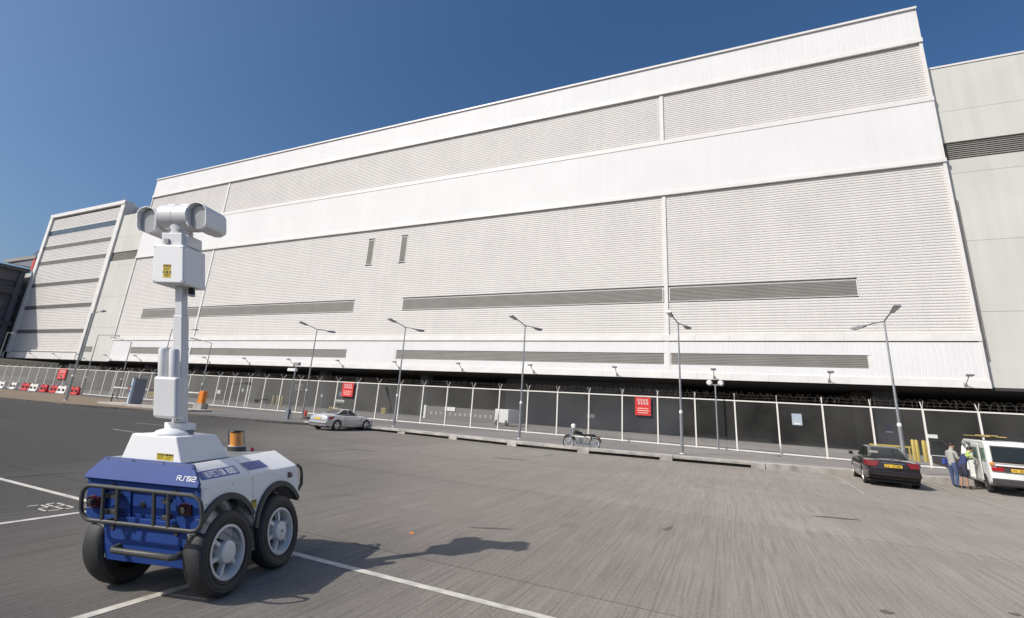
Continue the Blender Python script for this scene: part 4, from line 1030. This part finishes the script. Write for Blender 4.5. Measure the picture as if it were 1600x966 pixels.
# silver two-seat convertible coupe
sc = empty('silver_coupe', (-22.85, 24.70, 0), 'silver two door coupe parked nose first at the kerb, seen from behind', 'car', rz=R(-5))
b_ = loft_body([(-1.98, .70, .36, .74, .80), (-1.93, .80, .26, .80, .90), (-1.70, .86, .22, .86, .965), (-1.25, .885, .20, .90, .985), (-.6, .885, .18, .88, .95), (.2, .885, .18, .86, .92), (.9, .88, .19, .82, .90), (1.45, .87, .20, .74, .83), (1.85, .80, .22, .62, .70), (2.03, .62, .30, .54, .58)], 'body', M['silver'], sc)
arch_cut(b_, (-1.20, 1.22), .355, .885, .32, sc)
greenhouse(sc, (.66, .70, -1.28, .62, .95, .88), (.46, .50, -.50, .02, 1.27, 1.27), M['silver'], M['carglass'])
for x_ in (-.79, .79):
    for y_ in (-1.20, 1.22): car_wheel(sc, x_, y_, .315, .21, .215, 7)
for s_ in (-1, 1):
    MB().hexa([(.52*s_, -1.965, .64), (.86*s_, -1.80, .66), (.872*s_, -1.55, .70), (.54*s_, -1.80, .66), (.58*s_, -1.955, .78), (.85*s_, -1.80, .83), (.868*s_, -1.50, .845), (.60*s_, -1.8, .80)]).build('tail_lamp', M['tail'], sc, bevel=.01)
    MB().box(.89*s_-.0, .99*s_, .36, .50, .90, 1.0).build('mirror', M['silver'], sc, bevel=.03)
    MB().box(.862*s_, .892*s_, -.42, -.28, .765, .79).build('door_handle', M['chrome'], sc)
    MB().tube((.3*s_, -1.96, .26), (.3*s_, -2.0, .26), .045, n=10).build('exhaust', M['chrome'], sc)
hood_box(sc, 'number_plate', M['plate'], -.26, .26, -2.0, -1.975, .64, .75, .004); hood_box(sc, 'bumper', M['silver'], -.78, .78, -2.03, -1.86, .40, .52, .04)
hood_box(sc, 'door_seam', M['dkplastic'], .872, .889, -.62, -.61, .30, .84, 0); hood_box(sc, 'door_seam', M['dkplastic'], .872, .889, .72, .73, .30, .78, 0)
MB().box(-.8, .8, -1.8, 1.8, .17, .24).build('underbody', M['black'], sc)

# black saloon
bc_ = empty('black_saloon', (5.78, 25.78, 0), 'black four door saloon parked nose to the kerb with a yellow rear plate', 'car', rz=R(-4))
b_ = loft_body([(-2.30, .70, .42, .88, .92), (-2.26, .80, .30, .92, .99), (-2.0, .86, .26, .96, 1.04), (-1.5, .875, .22, .97, 1.05), (-.7, .88, .20, .94, 1.0), (.3, .88, .20, .92, .98), (1.1, .875, .21, .89, .96), (1.7, .86, .22, .82, .91), (2.1, .80, .24, .72, .80), (2.28, .62, .32, .62, .66)], 'body', M['blackcar'], bc_)
arch_cut(b_, (-1.35, 1.35), .37, .88, .33, bc_)
greenhouse(bc_, (.66, .70, -1.75, 1.10, 1.02, .96), (.53, .55, -.95, .25, 1.44, 1.44), M['blackcar'], M['carglass'])
for x_ in (-.77, .77):
    for y_ in (-1.35, 1.35): car_wheel(bc_, x_, y_, .32, .20, .21, 6)
for s_ in (-1, 1):
    MB().hexa([(.52*s_, -2.335, .73), (.79*s_, -2.30, .74), (.886*s_, -2.02, .78), (.5*s_, -1.9, .76), (.40*s_, -2.325, .925), (.78*s_, -2.285, .945), (.882*s_, -2.02, .955), (.5*s_, -1.9, .93)]).build('tail_lamp', M['tail_dark'], bc_, bevel=.015)
    MB().hexa([(.88*s_, .62, .98), (1.03*s_, .60, .99), (1.03*s_, .72, .99), (.88*s_, .74, .98), (.88*s_, .62, 1.11), (1.04*s_, .60, 1.12), (1.03*s_, .70, 1.12), (.88*s_, .72, 1.1)]).build('mirror', M['blackcar'], bc_, bevel=.02)
    for y_ in (-.55, .40): MB().box(.868*s_, .895*s_, y_, y_+.16, .84, .865).build('door_handle', M['chrome'], bc_)
pl = hood_box(bc_, 'number_plate', M['plate'], -.27, .27, -2.345, -2.315, .73, .84, .004)
tx = MB(); strokes(tx, 'EX 4788', lambda u, v: (-.23+u, -2.347, .752+v), .042, .065, .026, .013); tx.build('characters', M['black'], pl)
hood_box(bc_, 'chrome_strip', M['chrome'], -.36, .36, -2.345, -2.29, .875, .90, .008)
hood_box(bc_, 'bumper', M['blackcar'], -.82, .82, -2.37, -2.14, .40, .62, .06)
hood_box(bc_, 'bumper_groove', M['dkplastic'], -.6, .6, -2.378, -2.36, .46, .475, 0)
MB().box(-.02, .02, -1.35, -1.3, 1.0, 1.0).lathe([(.05, 0), (.05, .02), (0, .03)], (0, -2.32, .985), 'y', 12).build('badge', M['chrome'], bc_)
hood_box(bc_, 'window_sticker', M['faint'], -.58, -.30, -1.52, -1.51, 1.20, 1.28, 0)
MB().box(-.8, .8, -2.1, 2.0, .18, .26).build('underbody', M['black'], bc_)

# white van with its doors open
VX, VY, VR = 10.14, 27.18, R(-8)
vn = empty('white_van', (VX, VY, 0), 'white van with front and side doors open and yellow planks on the roof', 'van', rz=VR)
sec = [(-2.28, .42), (-2.28, .50), (-2.30, .62), (-2.24, 1.12), (-2.10, 1.78), (-1.95, 1.93), (1.15, 1.95), (1.45, 1.86), (2.15, 1.08), (2.30, .95), (2.33, .40), (1.9, .30), (-1.9, .30)]
vb = MB().prism(sec, 'x', -.84, .84).build('body', M['van'], vn, bevel=.07, seg=3)
vb.parent = None; bpy.context.view_layer.update(); freeze(vb)
cs = []
for y in (-1.45, 1.25):
    for s_ in (-1, 1): cs.append(MB().lathe([(.38, .6*s_), (.38, .95*s_)], (0, y, .33), 'x', 24).build('cutter', M['black']))
cs.append(MB().box(-.95, -.25, -.20, .72, .42, 1.78).build('cutter', M['black']))          # side door opening
cs.append(MB().box(-.95, -.15, .88, 1.62, .50, 1.72).build('cutter', M['black']))          # front door opening
cut(vb, cs); vb.parent = vn
vb.data.polygons.foreach_set('use_smooth', [True]*len(vb.data.polygons)); vb.data.set_sharp_from_angle(angle=R(35))
MB().box(-.30, .80, -.3, 1.7, .45, 1.8).build('cabin_lining', M['dkplastic'], vn) if False else None
for q in ((-.26, -.20, .72), (-.16, .88, 1.62)):
    MB().box(q[0], q[0]+.01, q[1]+.01, q[2]-.01, .45, 1.7).build('cabin_lining', M['dkplastic'], vn)
MB().hexa([(-.72, -2.295, 1.20), (.72, -2.295, 1.20), (.72, -2.23, 1.20), (-.72, -2.23, 1.20), (-.68, -2.155, 1.74), (.68, -2.155, 1.74), (.68, -2.10, 1.74), (-.68, -2.10, 1.74)]).build('rear_window', M['carglass'], vn, bevel=.02)
MB().path([(-.74, -2.30, 1.18), (.74, -2.30, 1.18), (.70, -2.135, 1.76), (-.70, -2.135, 1.76)], .014, 6, closed=True).build('window_seal', M['rlamp'], vn)
MB().box(-.66, .66, -2.335, -2.285, 1.0, 1.05).build('tailgate_stripe', M['rlamp'], vn)
for s_ in (-1, 1):
    MB().box(min(.46*s_, .80*s_), max(.46*s_, .80*s_), -2.345, -2.285, .86, .985).build('tail_lamp', M['tail'], vn, bevel=.01)
    MB().box(min(.70*s_, .825*s_), max(.70*s_, .825*s_), -2.34, -2.27, 1.055, 1.16).build('indicator', M['amber'], vn, bevel=.01)
pl = MB().box(-.26, .26, -2.35, -2.32, .86, .975).build('number_plate', M['plate'], vn)
MB().box(-.46, -.27, -2.338, -2.30, .85, .985).build('plate_surround', M['dkplastic'], vn)
tx = MB(); strokes(tx, 'HX 8374', lambda u, v: (-.22+u, -2.352, .885+v), .04, .06, .026, .012); tx.build('characters', M['black'], pl)
MB().box(-.82, .82, -2.44, -2.24, .36, .60).build('rear_bumper', M['dkplastic'], vn, bevel=.04)
MB().box(-.86, -.84, -1.9, -.22, .62, .70).build('side_stripe', M['dkplastic'], vn) if False else None
MB().box(-.875, -.842, -1.30, -.22, .42, 1.80).build('sliding_door', M['van'], vn, bevel=.015)
MB().box(-.882, -.874, -1.12, -.34, 1.15, 1.66).build('side_window', M['greenglass'], vn)
MB().box(-.848, -.838, -1.98, -1.42, 1.15, 1.66).build('side_window', M['greenglass'], vn)
MB().box(-.850, -.838, -1.36, -1.33, .45, 1.78).build('door_gap', mat('rusty_gap', (.09, .05, .035), .9), vn)
MB().box(.838, .848, -1.9, .6, 1.15, 1.66).build('side_window', M['greenglass'], vn); MB().box(.838, .848, .85, 1.5, 1.15, 1.64).build('side_window', M['greenglass'], vn)
MB().box(-.89, -.872, -.42, -.28, .98, 1.02).build('door_handle', M['dkplastic'], vn)
MB().hexa([(-.74, 2.10, 1.13), (.74, 2.10, 1.13), (.74, 2.16, 1.13), (-.74, 2.16, 1.13), (-.70, 1.50, 1.82), (.70, 1.50, 1.82), (.70, 1.54, 1.82), (-.70, 1.54, 1.82)]).build('windscreen', M['carglass'], vn)
for x_ in (-.74, .74):
    for y_ in (-1.45, 1.25): car_wheel(vn, x_, y_, .325, .19, .2, 5, 'dkplastic')
# front door swung wide open
d_ = empty('front_door', (-.86, 1.62, 0)); d_.parent = vn; d_.rotation_euler = (0, 0, R(-84)); d_.scale = (1, 1.42, 1.04)
dp = MB(); dp.prism([(-.78, 1.08), (0, 1.08), (0, .45), (-.30, .45), (-.48, .62), (-.78, .72)], 'x', -.045, -.012); dp.build('door_skin', M['van'], d_)
MB().prism([(-.765, 1.06), (-.02, 1.06), (-.02, .47), (-.29, .47), (-.47, .64), (-.765, .74)], 'x', -.011, .03).build('door_lining', M['dkplastic'], d_)
MB().path([(-.012, -.775, 1.08), (-.012, -.75, 1.66), (-.012, -.45, 1.70), (-.012, -.02, 1.10)], .022, 6).build('window_frame', M['dkplastic'], d_)
MB().prism([(-.76, 1.09), (-.74, 1.64), (-.45, 1.68), (-.04, 1.10)], 'x', -.012, -.008).build('door_glass', M['clear'], d_)
# roof rack load
rk = empty('roof_rack', (VX, VY, 1.95), 'black roof bars across the top of the white van', 'roof rack', rz=VR)
for y_ in (-1.5, -.2, 1.0):
    MB().tube((-.80, y_, .12), (.80, y_, .12), .018, n=6).build('bar', M['black'], rk)
    for s_ in (-.74, .74): MB().tube((s_, y_, -.02), (s_, y_, .12), .016, n=6).build('foot', M['black'], rk)
labs = ['leftmost yellow plank on the van roof', 'second yellow plank from the left on the van roof', 'third yellow plank on the van roof', 'short pale plank lying on top of the others on the van roof']
for k, (x_, a, b, z_) in enumerate(((-.62, -1.7, 1.5, 2.085), (-.38, -1.55, 1.65, 2.085), (-.14, -1.6, 1.4, 2.085), (-.45, -1.9, .4, 2.125))):
    o = MB().box(-.10, .10, a, b, 0, .035).build('wooden_plank', M['wood'], None, (VX+x_*math.cos(VR), VY+x_*math.sin(VR), z_)); o.rotation_euler.z = VR; tag(o, labs[k], 'plank', 'planks on the van roof')

# ------------------------------------------------------------------ motorcycle with a helmet on its mirror
mo = empty('motorcycle', (-7.25, 25.80, KZ), 'parked black and chrome motorcycle with wire wheels on the pavement', 'motorcycle', rz=R(116))
def mo_wheel(y, r):
    w_ = MB().path([(0, y+r*.91*math.cos(2*math.pi*i/32), r+r*.91*math.sin(2*math.pi*i/32)) for i in range(32)], r*.10, 8, closed=True).build('wheel', M['rub'], mo)
    MB().path([(0, y+r*.79*math.cos(2*math.pi*i/32), r+r*.79*math.sin(2*math.pi*i/32)) for i in range(32)], r*.055, 6, closed=True).build('rim', M['signwhite'], w_)
    sp = MB()
    for i in range(18):
        a = 2*math.pi*i/18; sp.tube((.02*(-1)**i, y, r), (0, y+r*.78*math.cos(a), r+r*.78*math.sin(a)), .004, n=3, caps=False)
    sp.build('spokes', M['chrome'], w_); MB().tube((-.05, y, r), (.05, y, r), .07, n=14).build('hub', M['chrome'], w_)
mo_wheel(.70, .31); mo_wheel(-.70, .30)
for s_ in (-.075, .075): MB().tube((s_, .70, .31), (s_, .48, .92), .022, .026, 8).build('fork', M['chrome'], mo)
MB().path([(0, .70+.36*math.cos(R(a)), .31+.36*math.sin(R(a))) for a in (160, 130, 100, 70, 45)], .035, 6).build('front_mudguard', M['black'], mo)
MB().path([(0, -.70+.36*math.cos(R(a)), .31+.36*math.sin(R(a))) for a in (170, 140, 110, 80, 50)], .04, 6).build('rear_mudguard', M['black'], mo)
MB().lathe([(0, -.09), (.06, -.08), (.09, 0), (.085, .03), (0, .035)], (0, .60, .86), 'y', 18).build('headlight', M['chrome'], mo)
MB().path([(-.34, .30, .98), (-.24, .42, 1.0), (0, .47, .95), (.24, .42, 1.0), (.34, .30, .98)], .014, 6).build('handlebar', M['chrome'], mo)
for s_ in (-1, 1):
    MB().tube((.24*s_, .42, 1.0), (.32*s_, .46, 1.18), .006, n=5).build('mirror_stem', M['chrome'], mo); MB().lathe([(0, -.008), (.05, -.006), (.05, .006), (0, .008)], (.33*s_, .46, 1.20), 'y', 12).build('mirror', M['chrome'], mo)
    MB().tube((.34*s_, .30, .98), (.37*s_, .20, .97), .018, n=6).build('grip', M['black'], mo)
mb = MB(); mb.hexa([(-.10, -.02, .68), (.10, -.02, .68), (.11, .42, .74), (-.11, .42, .74), (-.06, -.04, .84), (.06, -.04, .84), (.09, .38, .95), (-.09, .38, .95)]); mb.build('fuel_tank', M['black'], mo, bevel=.04, seg=3)
MB().hexa([(-.12, -.72, .66), (.12, -.72, .66), (.10, .0, .66), (-.10, .0, .66), (-.11, -.70, .78), (.11, -.70, .78), (.08, .0, .76), (-.08, .0, .76)]).build('seat', M['black'], mo, bevel=.03, seg=3)
MB().box(-.12, .12, -.05, .25, .25, .58).build('engine', M['galv'], mo, bevel=.03); MB().lathe([(.10, -.15), (.10, .15)], (0, .1, .40), 'x', 14).build('engine_case', M['chrome'], mo)
for s_ in (-1, 1): MB().path([(.12*s_, .2, .45), (.16*s_, .15, .26), (.17*s_, -.3, .24), (.17*s_, -.85, .30)], .032, 8).build('exhaust', M['chrome'], mo)
MB().path([(0, .46, .90), (0, .40, .60), (0, .25, .25), (0, -.15, .25), (0, -.35, .55), (0, .05, .72)], .02, 6, closed=False).build('frame', M['black'], mo)
for s_ in (-1, 1): MB().tube((.11*s_, -.70, .30), (.12*s_, -.52, .68), .022, n=6).build('shock_absorber', M['chrome'], mo)
MB().box(-.06, .06, -.99, -.95, .60, .68).build('tail_lamp', M['tail'], mo)
MB().tube((-.05, -.05, .28), (-.26, -.12, .01), .012, n=5).build('side_stand', M['chrome'], mo)
hm = empty('helmet', (-7.25-.42, 25.80-.18, KZ+1.13), 'white open helmet hanging on the motorcycle handlebar', 'helmet', rz=R(116))
MB().lathe([(.0, .135), (.06, .122), (.105, .085), (.132, .02), (.134, -.04), (.122, -.10), (.115, -.10), (.12, -.03), (0, .1)], (0, 0, 0), 'z', 24).build('shell', M['signwhite'], hm)
MB().lathe([(.112, -.098), (.10, -.12), (.0, -.08)], (0, 0, 0), 'z', 20).build('lining', M['black'], hm)
MB().box(-.10, .10, .09, .145, -.06, .0).build('visor', M['carglass'], hm, bevel=.02)

# ------------------------------------------------------------------ barriers, ticket machine, barrier gate
bx_me = {}
def water_barrier(x, y, col, lab, rz=0, l=1.9):
    t = empty('water_barrier', (x, y, KZ), lab, 'barrier', 'red and white plastic road barriers', rz); t.scale = (1, 1, 1.12)
    if col not in bx_me:
        mb = MB(); prof = [(-.26, 0), (.26, 0), (.26, .12), (.14, .34), (.12, .80), (-.12, .80), (-.14, .34), (-.26, .12)]
        a = [(x0, py, pz) for x0 in (-.92,) for py, pz in prof]; mb.prism(prof, 'x', -.92, .92)
        o = mb.build('body', M[col], t, bevel=.03); lo = MB()
        for k in (-.55, 0, .55): lo.box(k-.10, k+.10, -.16, .16, .72, .84)
        o2 = MB().box(-.60, -.30, -.235, -.10, .30, .55).box(.30, .60, -.235, -.10, .30, .55).build('fork_slot', M['kerbdark'], t); o3 = MB().box(-.7, -.45, -.09, .09, .80, .90).box(.45, .7, -.09, .09, .80, .90).build('filler_cap', M[col], t)
        bx_me[col] = (o.data, o2.data, o3.data, o)
    else:
        d = bx_me[col]; o = link('body', d[0], t); o.modifiers.new('bevel', 'BEVEL').width = .03; link('fork_slot', d[1], t); link('filler_cap', d[2], t)
XB = [(-102.5, 'redpl', 'red plastic barrier farthest left, at the frame edge'), (-99.2, 'redpl', 'second red plastic barrier from the left'), (-95.6, 'whpl', 'left one of the two adjoining white barriers'), (-92.2, 'whpl', 'right one of the two adjoining white barriers'), (-89.2, 'redpl', 'red barrier between white barriers, left of the middle'), (-86.3, 'whpl', 'single white barrier in the middle of the row'), (-83.9, 'redpl', 'left one of the two adjoining red barriers right of the single white one'), (-81.5, 'redpl', 'right one of the two adjoining red barriers'), (-79.0, 'whpl', 'white barrier behind the closest leaning lamp post'), (-76.2, 'redpl', 'red barrier at the right end of the row')]
for i, (x_, c_, l_) in enumerate(XB): water_barrier(x_, 33.9+.12*math.sin(i*2.1), c_, l_, R(4*math.sin(i*1.7)))
for (x_, c_, l_) in ((-93.5, 'whpl', 'white barrier in the back row, left one'), (-91.0, 'whpl', 'white barrier in the back row, right one'), (-87.6, 'whpl', 'pale barrier in the back row above the single white one')): water_barrier(x_, 37.9, c_, l_)
tm = empty('ticket_machine', (-47.9, 25.9, KZ), 'grey car park ticket machine column with a pale blue front edge', 'ticket machine', rz=R(72))
MB().box(-.42, .42, -.22, .30, 0, 2.3).build('cabinet', M['machine'], tm, bevel=.02)
MB().box(-.60, -.421, -.26, .30, 0, 2.34).build('front_panel', M['machine_b'], tm, bevel=.02); MB().box(-.62, .46, -.28, .34, 2.345, 2.40).build('lid', M['machine'], tm)
for zz in (1.1, 1.5): MB().box(-.63, -.601, -.10, .12, zz, zz+.2).build('slot_panel', M['blue_sign'], tm)
isl = tag(MB().box(-51.5, -39.0, 24.75, 26.9, KZ-.01, KZ+.14).build('traffic_island', M['kerb']), kind='structure')
ob = empty('barrier_housing', (-42.05, 27.9, KZ), 'orange barrier gate housing on a concrete plinth', 'barrier gate', rz=R(10))
MB().box(-.45, .45, -.35, .35, 0, .55).build('plinth', M['kerb'], ob, bevel=.02); MB().box(-.24, .24, -.22, .22, .55, 1.62).build('cabinet', M['orange'], ob, bevel=.03)
for k in range(11):
    MB().box(-1.15-k*.9, -.27-k*.9, -.25, -.20, 1.38, 1.48).build('boom_segment', M['redpl'] if k % 3 == 2 else M['whpl'], ob)
for (x_, y_, h_, l_) in ((-47.2, 29.5, 1.5, 'left one of two dark bollard posts beside the ticket machine'), (-46.2, 29.2, 1.6, 'right one of two dark bollard posts beside the ticket machine')):
    o = MB().tube((0, 0, 0), (0, 0, h_), .06, .05, 8).lathe([(0, .12), (.08, .09), (.09, 0), (0, -.02)], (0, 0, h_), 'z', 12).build('bollard', M['galv'], None, (x_, y_, KZ)); tag(o, l_, 'bollard', 'dark bollards by the ticket machine')
o = MB().tube((0, 0, 0), (0, 0, .75), .05, n=8).lathe([(.07, .7), (.07, .76), (0, .78)], (0, 0, 0), 'z', 10).build('bollard', M['kerbdark'], None, (-54.9, 27.5, KZ)); tag(o, 'short dark bollard on the tan paving right of the closest lamp post', 'bollard')
o = empty('hydrant', (-31.4, 29.6, KZ), 'small red hydrant at the foot of the lamp post left of the silver car', 'hydrant')
MB().lathe([(.13, 0), (.13, .06), (.09, .08), (.09, .52), (.11, .54), (.07, .66), (0, .68)], n=14).build('barrel', M['redpl'], o); MB().tube((-.16, 0, .42), (.16, 0, .42), .045, n=8).build('outlet', M['redpl'], o)
o = MB().lathe([(.0, .18), (.32, .16), (.40, .05), (.42, 0)], n=20).build('sand_heap', M['kerbdark'], None, (-30.9, 29.2, KZ)); tag(o, 'low dark mound of rubble beside the lamp post left of the silver car', 'rubble')
o = MB().add([(0, 0, .006), (.07, .02, .02), (.11, .0, .008), (.06, -.03, .004)], [(0, 1, 2), (0, 2, 3)]).build('fallen_leaf', M['orange'], None, (-4.89, 7.16, 0)); tag(o, 'small orange leaf lying alone on the concrete', 'leaf')

# ------------------------------------------------------------------ people
def person(name, loc, rz, J, bones, mats_, label):
    """J: joint -> (x, y, z, radius); bones: (joint, joint, material index); local +y is forward"""
    t = tag(empty(name, loc, rz=rz), label, 'person')
    keys = list(J); me = bpy.data.meshes.new('body'); me.from_pydata([J[k][:3] for k in keys], [(keys.index(a), keys.index(b)) for a, b, _ in bones], [])
    o = link('body', me); sk = o.modifiers.new('skin', 'SKIN')
    if not me.skin_vertices: me.attributes  # the modifier needs the layer
    bm = bmesh.new(); bm.from_mesh(me); L_ = bm.verts.layers.skin.verify(); bm.verts.ensure_lookup_table()
    for i, k in enumerate(keys):
        bm.verts[i][L_].radius = (J[k][3], J[k][3]*(J[k][4] if len(J[k]) > 4 else 1)); bm.verts[i][L_].use_root = (k == 'pelvis')
    bm.to_mesh(me); bm.free()
    su = o.modifiers.new('s', 'SUBSURF'); su.levels = 2; su.render_levels = 2
    bpy.context.view_layer.update(); freeze(o)
    me = o.data; me.materials.clear()
    for mm in mats_: me.materials.append(mm)
    seg = [(Vector(J[a][:3]), Vector(J[b][:3]), mi, (J[a][3]+J[b][3])/2) for a, b, mi in bones]
    for p in me.polygons:
        c = p.center; best = None
        for a, b, mi, r_ in seg:
            d = b-a; u = max(0, min(1, (c-a).dot(d)/max(1e-9, d.length_squared))); q = (c-(a+d*u)).length/r_
            if best is None or q < best[0]: best = (q, mi)
        p.material_index = best[1]; p.use_smooth = True
    o.parent = t; return t, o
def hand(J, B, side, wrist, d, up, mi):
    """palm and five short fingers from the wrist along direction d"""
    w_ = Vector(J[wrist][:3]); d = Vector(d).normalized(); up = Vector(up).normalized(); sd = d.cross(up)
    pk = side+'palm'; p = w_+d*.06; J[pk] = (*p, .032, .55); B.append((wrist, pk, mi))
    for k, (off_, ln) in enumerate(((-.030, .070), (-.010, .080), (.010, .075), (.029, .060))):
        a = p+d*.03+sd*off_; b = a+d*ln*.55-up*.006; c = b+d*ln*.4-up*.025
        for n_, v, r_ in (('a', a, .010), ('b', b, .009), ('c', c, .008)): J[f'{side}f{k}{n_}'] = (*v, r_)
        B += [(pk, f'{side}f{k}a', mi), (f'{side}f{k}a', f'{side}f{k}b', mi), (f'{side}f{k}b', f'{side}f{k}c', mi)]
    a = p-d*.01-sd*.035; b = a+d*.035-sd*.025; J[side+'ta'] = (*a, .012); J[side+'tb'] = (*b, .010)
    B += [(pk, side+'ta', mi), (side+'ta', side+'tb', mi)]
def face(t, c, fwd, m_hair, long=False):
    """eyes, nose, mouth, ears and hair on a head centred at c"""
    c = Vector(c); f = Vector(fwd).normalized(); r_ = f.cross(Vector((0, 0, 1))).normalized(); u = r_.cross(f)
    def P(a, b, d): return c+r_*a+f*b+u*d
    def blob(name, q, sx, sy, sz, m_, n=12):
        mb = MB(); vs = []; rings = 7
        for j in range(rings+1):
            ph = math.pi*j/rings
            for i in range(n):
                th = 2*math.pi*i/n; v = P(0, 0, 0)-c
                vs.append(q+r_*(sx*math.sin(ph)*math.cos(th))+f*(sy*math.sin(ph)*math.sin(th))+u*(sz*math.cos(ph)))
        mb.add(vs, [(j*n+i, j*n+(i+1) % n, (j+1)*n+(i+1) % n, (j+1)*n+i) for j in range(rings) for i in range(n)], 0, True); return mb.build(name, m_, t)
    blob('hair', P(0, -.022, .035), .094, .098, .095, m_hair, 16)
    for s_ in (-1, 1): blob('eye', P(.032*s_, .088, .008), .010, .008, .008, M['black']); blob('ear', P(.083*s_, .0, -.005), .012, .022, .032, M['skin'])
    blob('nose', P(0, .10, -.02), .013, .018, .022, M['skin']); blob('mouth', P(0, .088, -.058), .024, .008, .006, M['rlamp'])
# man in jeans at the front door, head bowed, both forearms forward
J = {'pelvis': (0, 0, .93, .145, .72), 'belly': (0, .01, 1.10, .135, .75), 'chest': (0, .03, 1.30, .165, .66), 'neck': (0, .06, 1.48, .062), 'head0': (0, .10, 1.56, .078), 'head': (0, .115, 1.645, .098), 'headt': (0, .10, 1.71, .07)}
B = [('pelvis', 'belly', 0), ('belly', 'chest', 0), ('chest', 'neck', 0), ('neck', 'head0', 2), ('head0', 'head', 2), ('head', 'headt', 2)]
for s_, n_ in ((-1, 'L'), (1, 'R')):
    J[n_+'hip'] = (.095*s_, 0, .88, .098); J[n_+'knee'] = (.11*s_, .03, .48, .066); J[n_+'ank'] = (.12*s_, -.01-.05*s_, .10, .046); J[n_+'toe'] = (.135*s_, .13-.05*s_, .045, .042)
    J[n_+'sh'] = (.185*s_, .03, 1.40, .062); J[n_+'elb'] = (.235*s_, .06, 1.12, .046); J[n_+'wr'] = (.15*s_, .28, 1.08, .032)
    B += [('pelvis', n_+'hip', 1), (n_+'hip', n_+'knee', 1), (n_+'knee', n_+'ank', 1), (n_+'ank', n_+'toe', 3), ('chest', n_+'sh', 0), (n_+'sh', n_+'elb', 0), (n_+'elb', n_+'wr', 2)]
    hand(J, B, n_, n_+'wr', (-.2*s_, .9, -.2), (0, 0, 1), 2)
p1, _ = person('person', (8.36, 26.55, 0), R(-62), J, B, [M['shirt'], mat('blue_jeans', (.06, .09, .18), .9), M['skin'], M['shoe']], 'person in a pale shirt and blue jeans standing at the open van door')
face(p1, (0, .115, 1.635), (0, .9, -.35), M['hair'])
bg_ = MB().hexa([(-.30, -.14, .86), (-.19, -.16, .86), (-.17, .10, .86), (-.29, .12, .86), (-.31, -.12, 1.10), (-.17, -.14, 1.10), (-.15, .08, 1.10), (-.29, .10, 1.10)]).build('shoulder_bag', mat('blue_bag', (.04, .07, .30), .7), None, (8.36, 26.55, 0), bevel=.02); bg_.rotation_euler.z = R(-62)
tag(bg_, 'blue bag at the hip of the person in jeans', 'bag')
# second person bending into the side door
J = {'pelvis': (0, -.05, .92, .15, .75), 'belly': (0, .04, 1.07, .135, .78), 'chest': (0, .16, 1.24, .155, .68), 'neck': (0, .28, 1.40, .060), 'head0': (0, .34, 1.46, .075), 'head': (0, .38, 1.54, .096), 'headt': (0, .385, 1.60, .07)}
B = [('pelvis', 'belly', 0), ('belly', 'chest', 0), ('chest', 'neck', 4), ('neck', 'head0', 2), ('head0', 'head', 2), ('head', 'headt', 2)]
for s_, n_ in ((-1, 'L'), (1, 'R')):
    J[n_+'hip'] = (.10*s_, -.05, .86, .112); J[n_+'thi'] = (.105*s_, -.03, .56, .10); J[n_+'knee'] = (.105*s_, -.02, .50, .060); J[n_+'ank'] = (.10*s_, -.08+.04*s_, .10, .040); J[n_+'toe'] = (.115*s_, .06+.04*s_, .045, .042)
    J[n_+'sh'] = (.175*s_, .20, 1.32, .058); J[n_+'elb'] = (.22*s_, .36, 1.14, .044); J[n_+'wr'] = (.15*s_, .56, 1.18, .031)
    B += [('pelvis', n_+'hip', 1), (n_+'hip', n_+'thi', 1), (n_+'thi', n_+'knee', 1), (n_+'knee', n_+'ank', 2), (n_+'ank', n_+'toe', 3), ('chest', n_+'sh', 4), (n_+'sh', n_+'elb', 5), (n_+'elb', n_+'wr', 2)]
    hand(J, B, n_, n_+'wr', (-.1*s_, .9, .1), (0, 0, 1), 2)
p2, _ = person('person', (8.62, 26.30, 0), R(-70), J, B, [M['navy'], M['darkcloth'], M['skin'], M['shoe'], M['hivis'], M['shirt']], 'person in a yellow vest and dark shorts leaning into the van side door')
face(p2, (0, .385, 1.53), (0, .9, -.2), M['hair'])

# ------------------------------------------------------------------ small fittings of the robot
def screw(x, y, z, ax, r_=.0075):
    prof_ = {'-y': [(r_, 0), (r_, -.003), (0, -.004)], '+x': [(r_, 0), (r_, .003), (0, .004)]}[ax]
    rb(MB().lathe(prof_, (x, y, z), 'y' if ax == '-y' else 'x', 8), 'screw', M['rdeep'])
for x_ in (-.215, .165):
    for z_ in (3.345, 3.785): screw(x_, -.1005, z_, '-y')
for y_ in (-.07, .245):
    for z_ in (3.345, 3.785): screw(.1955, y_, z_, '+x')
for y_, z_ in ((-.30, 1.07), (-.30, .92), (.10, 1.07), (.44, 1.07), (.86, 1.07), (1.30, 1.07), (1.30, .78), (.44, .88)): screw(.6755, y_, z_, '+x')
for x_, z_ in ((-.64, 1.05), (.64, 1.05), (-.64, .71), (.64, .71), (-.46, .37), (.50, .37)): screw(x_, -.386 if abs(x_) > .6 else -.348, z_, '-y')
for cy in (0, WB):
    for i in range(6):
        a = 2*math.pi*i/6; c, d_ = math.cos(a), math.sin(a)
        rb(MB().lathe([(.009, 0), (.009, .008), (0, .009)], (.585+.115*.8+.012, cy+.088*c, WR+.088*d_), 'x', 6), 'wheel_bolt', M['rdeep'])
seam = MB()
for y_ in (.40,):
    seam.add([shoulder(y_, .02, .003), shoulder(y_+.006, .02, .003), shoulder(y_+.006, .97, .003), shoulder(y_, .97, .003)], [(0, 1, 2, 3)])
seam.add([(.6757, .438, .80), (.6757, .444, .80), (.6757, .444, 1.10), (.6757, .438, 1.10)], [(0, 1, 2, 3)])
rb(seam, 'panel_seam', M['rdeep'])
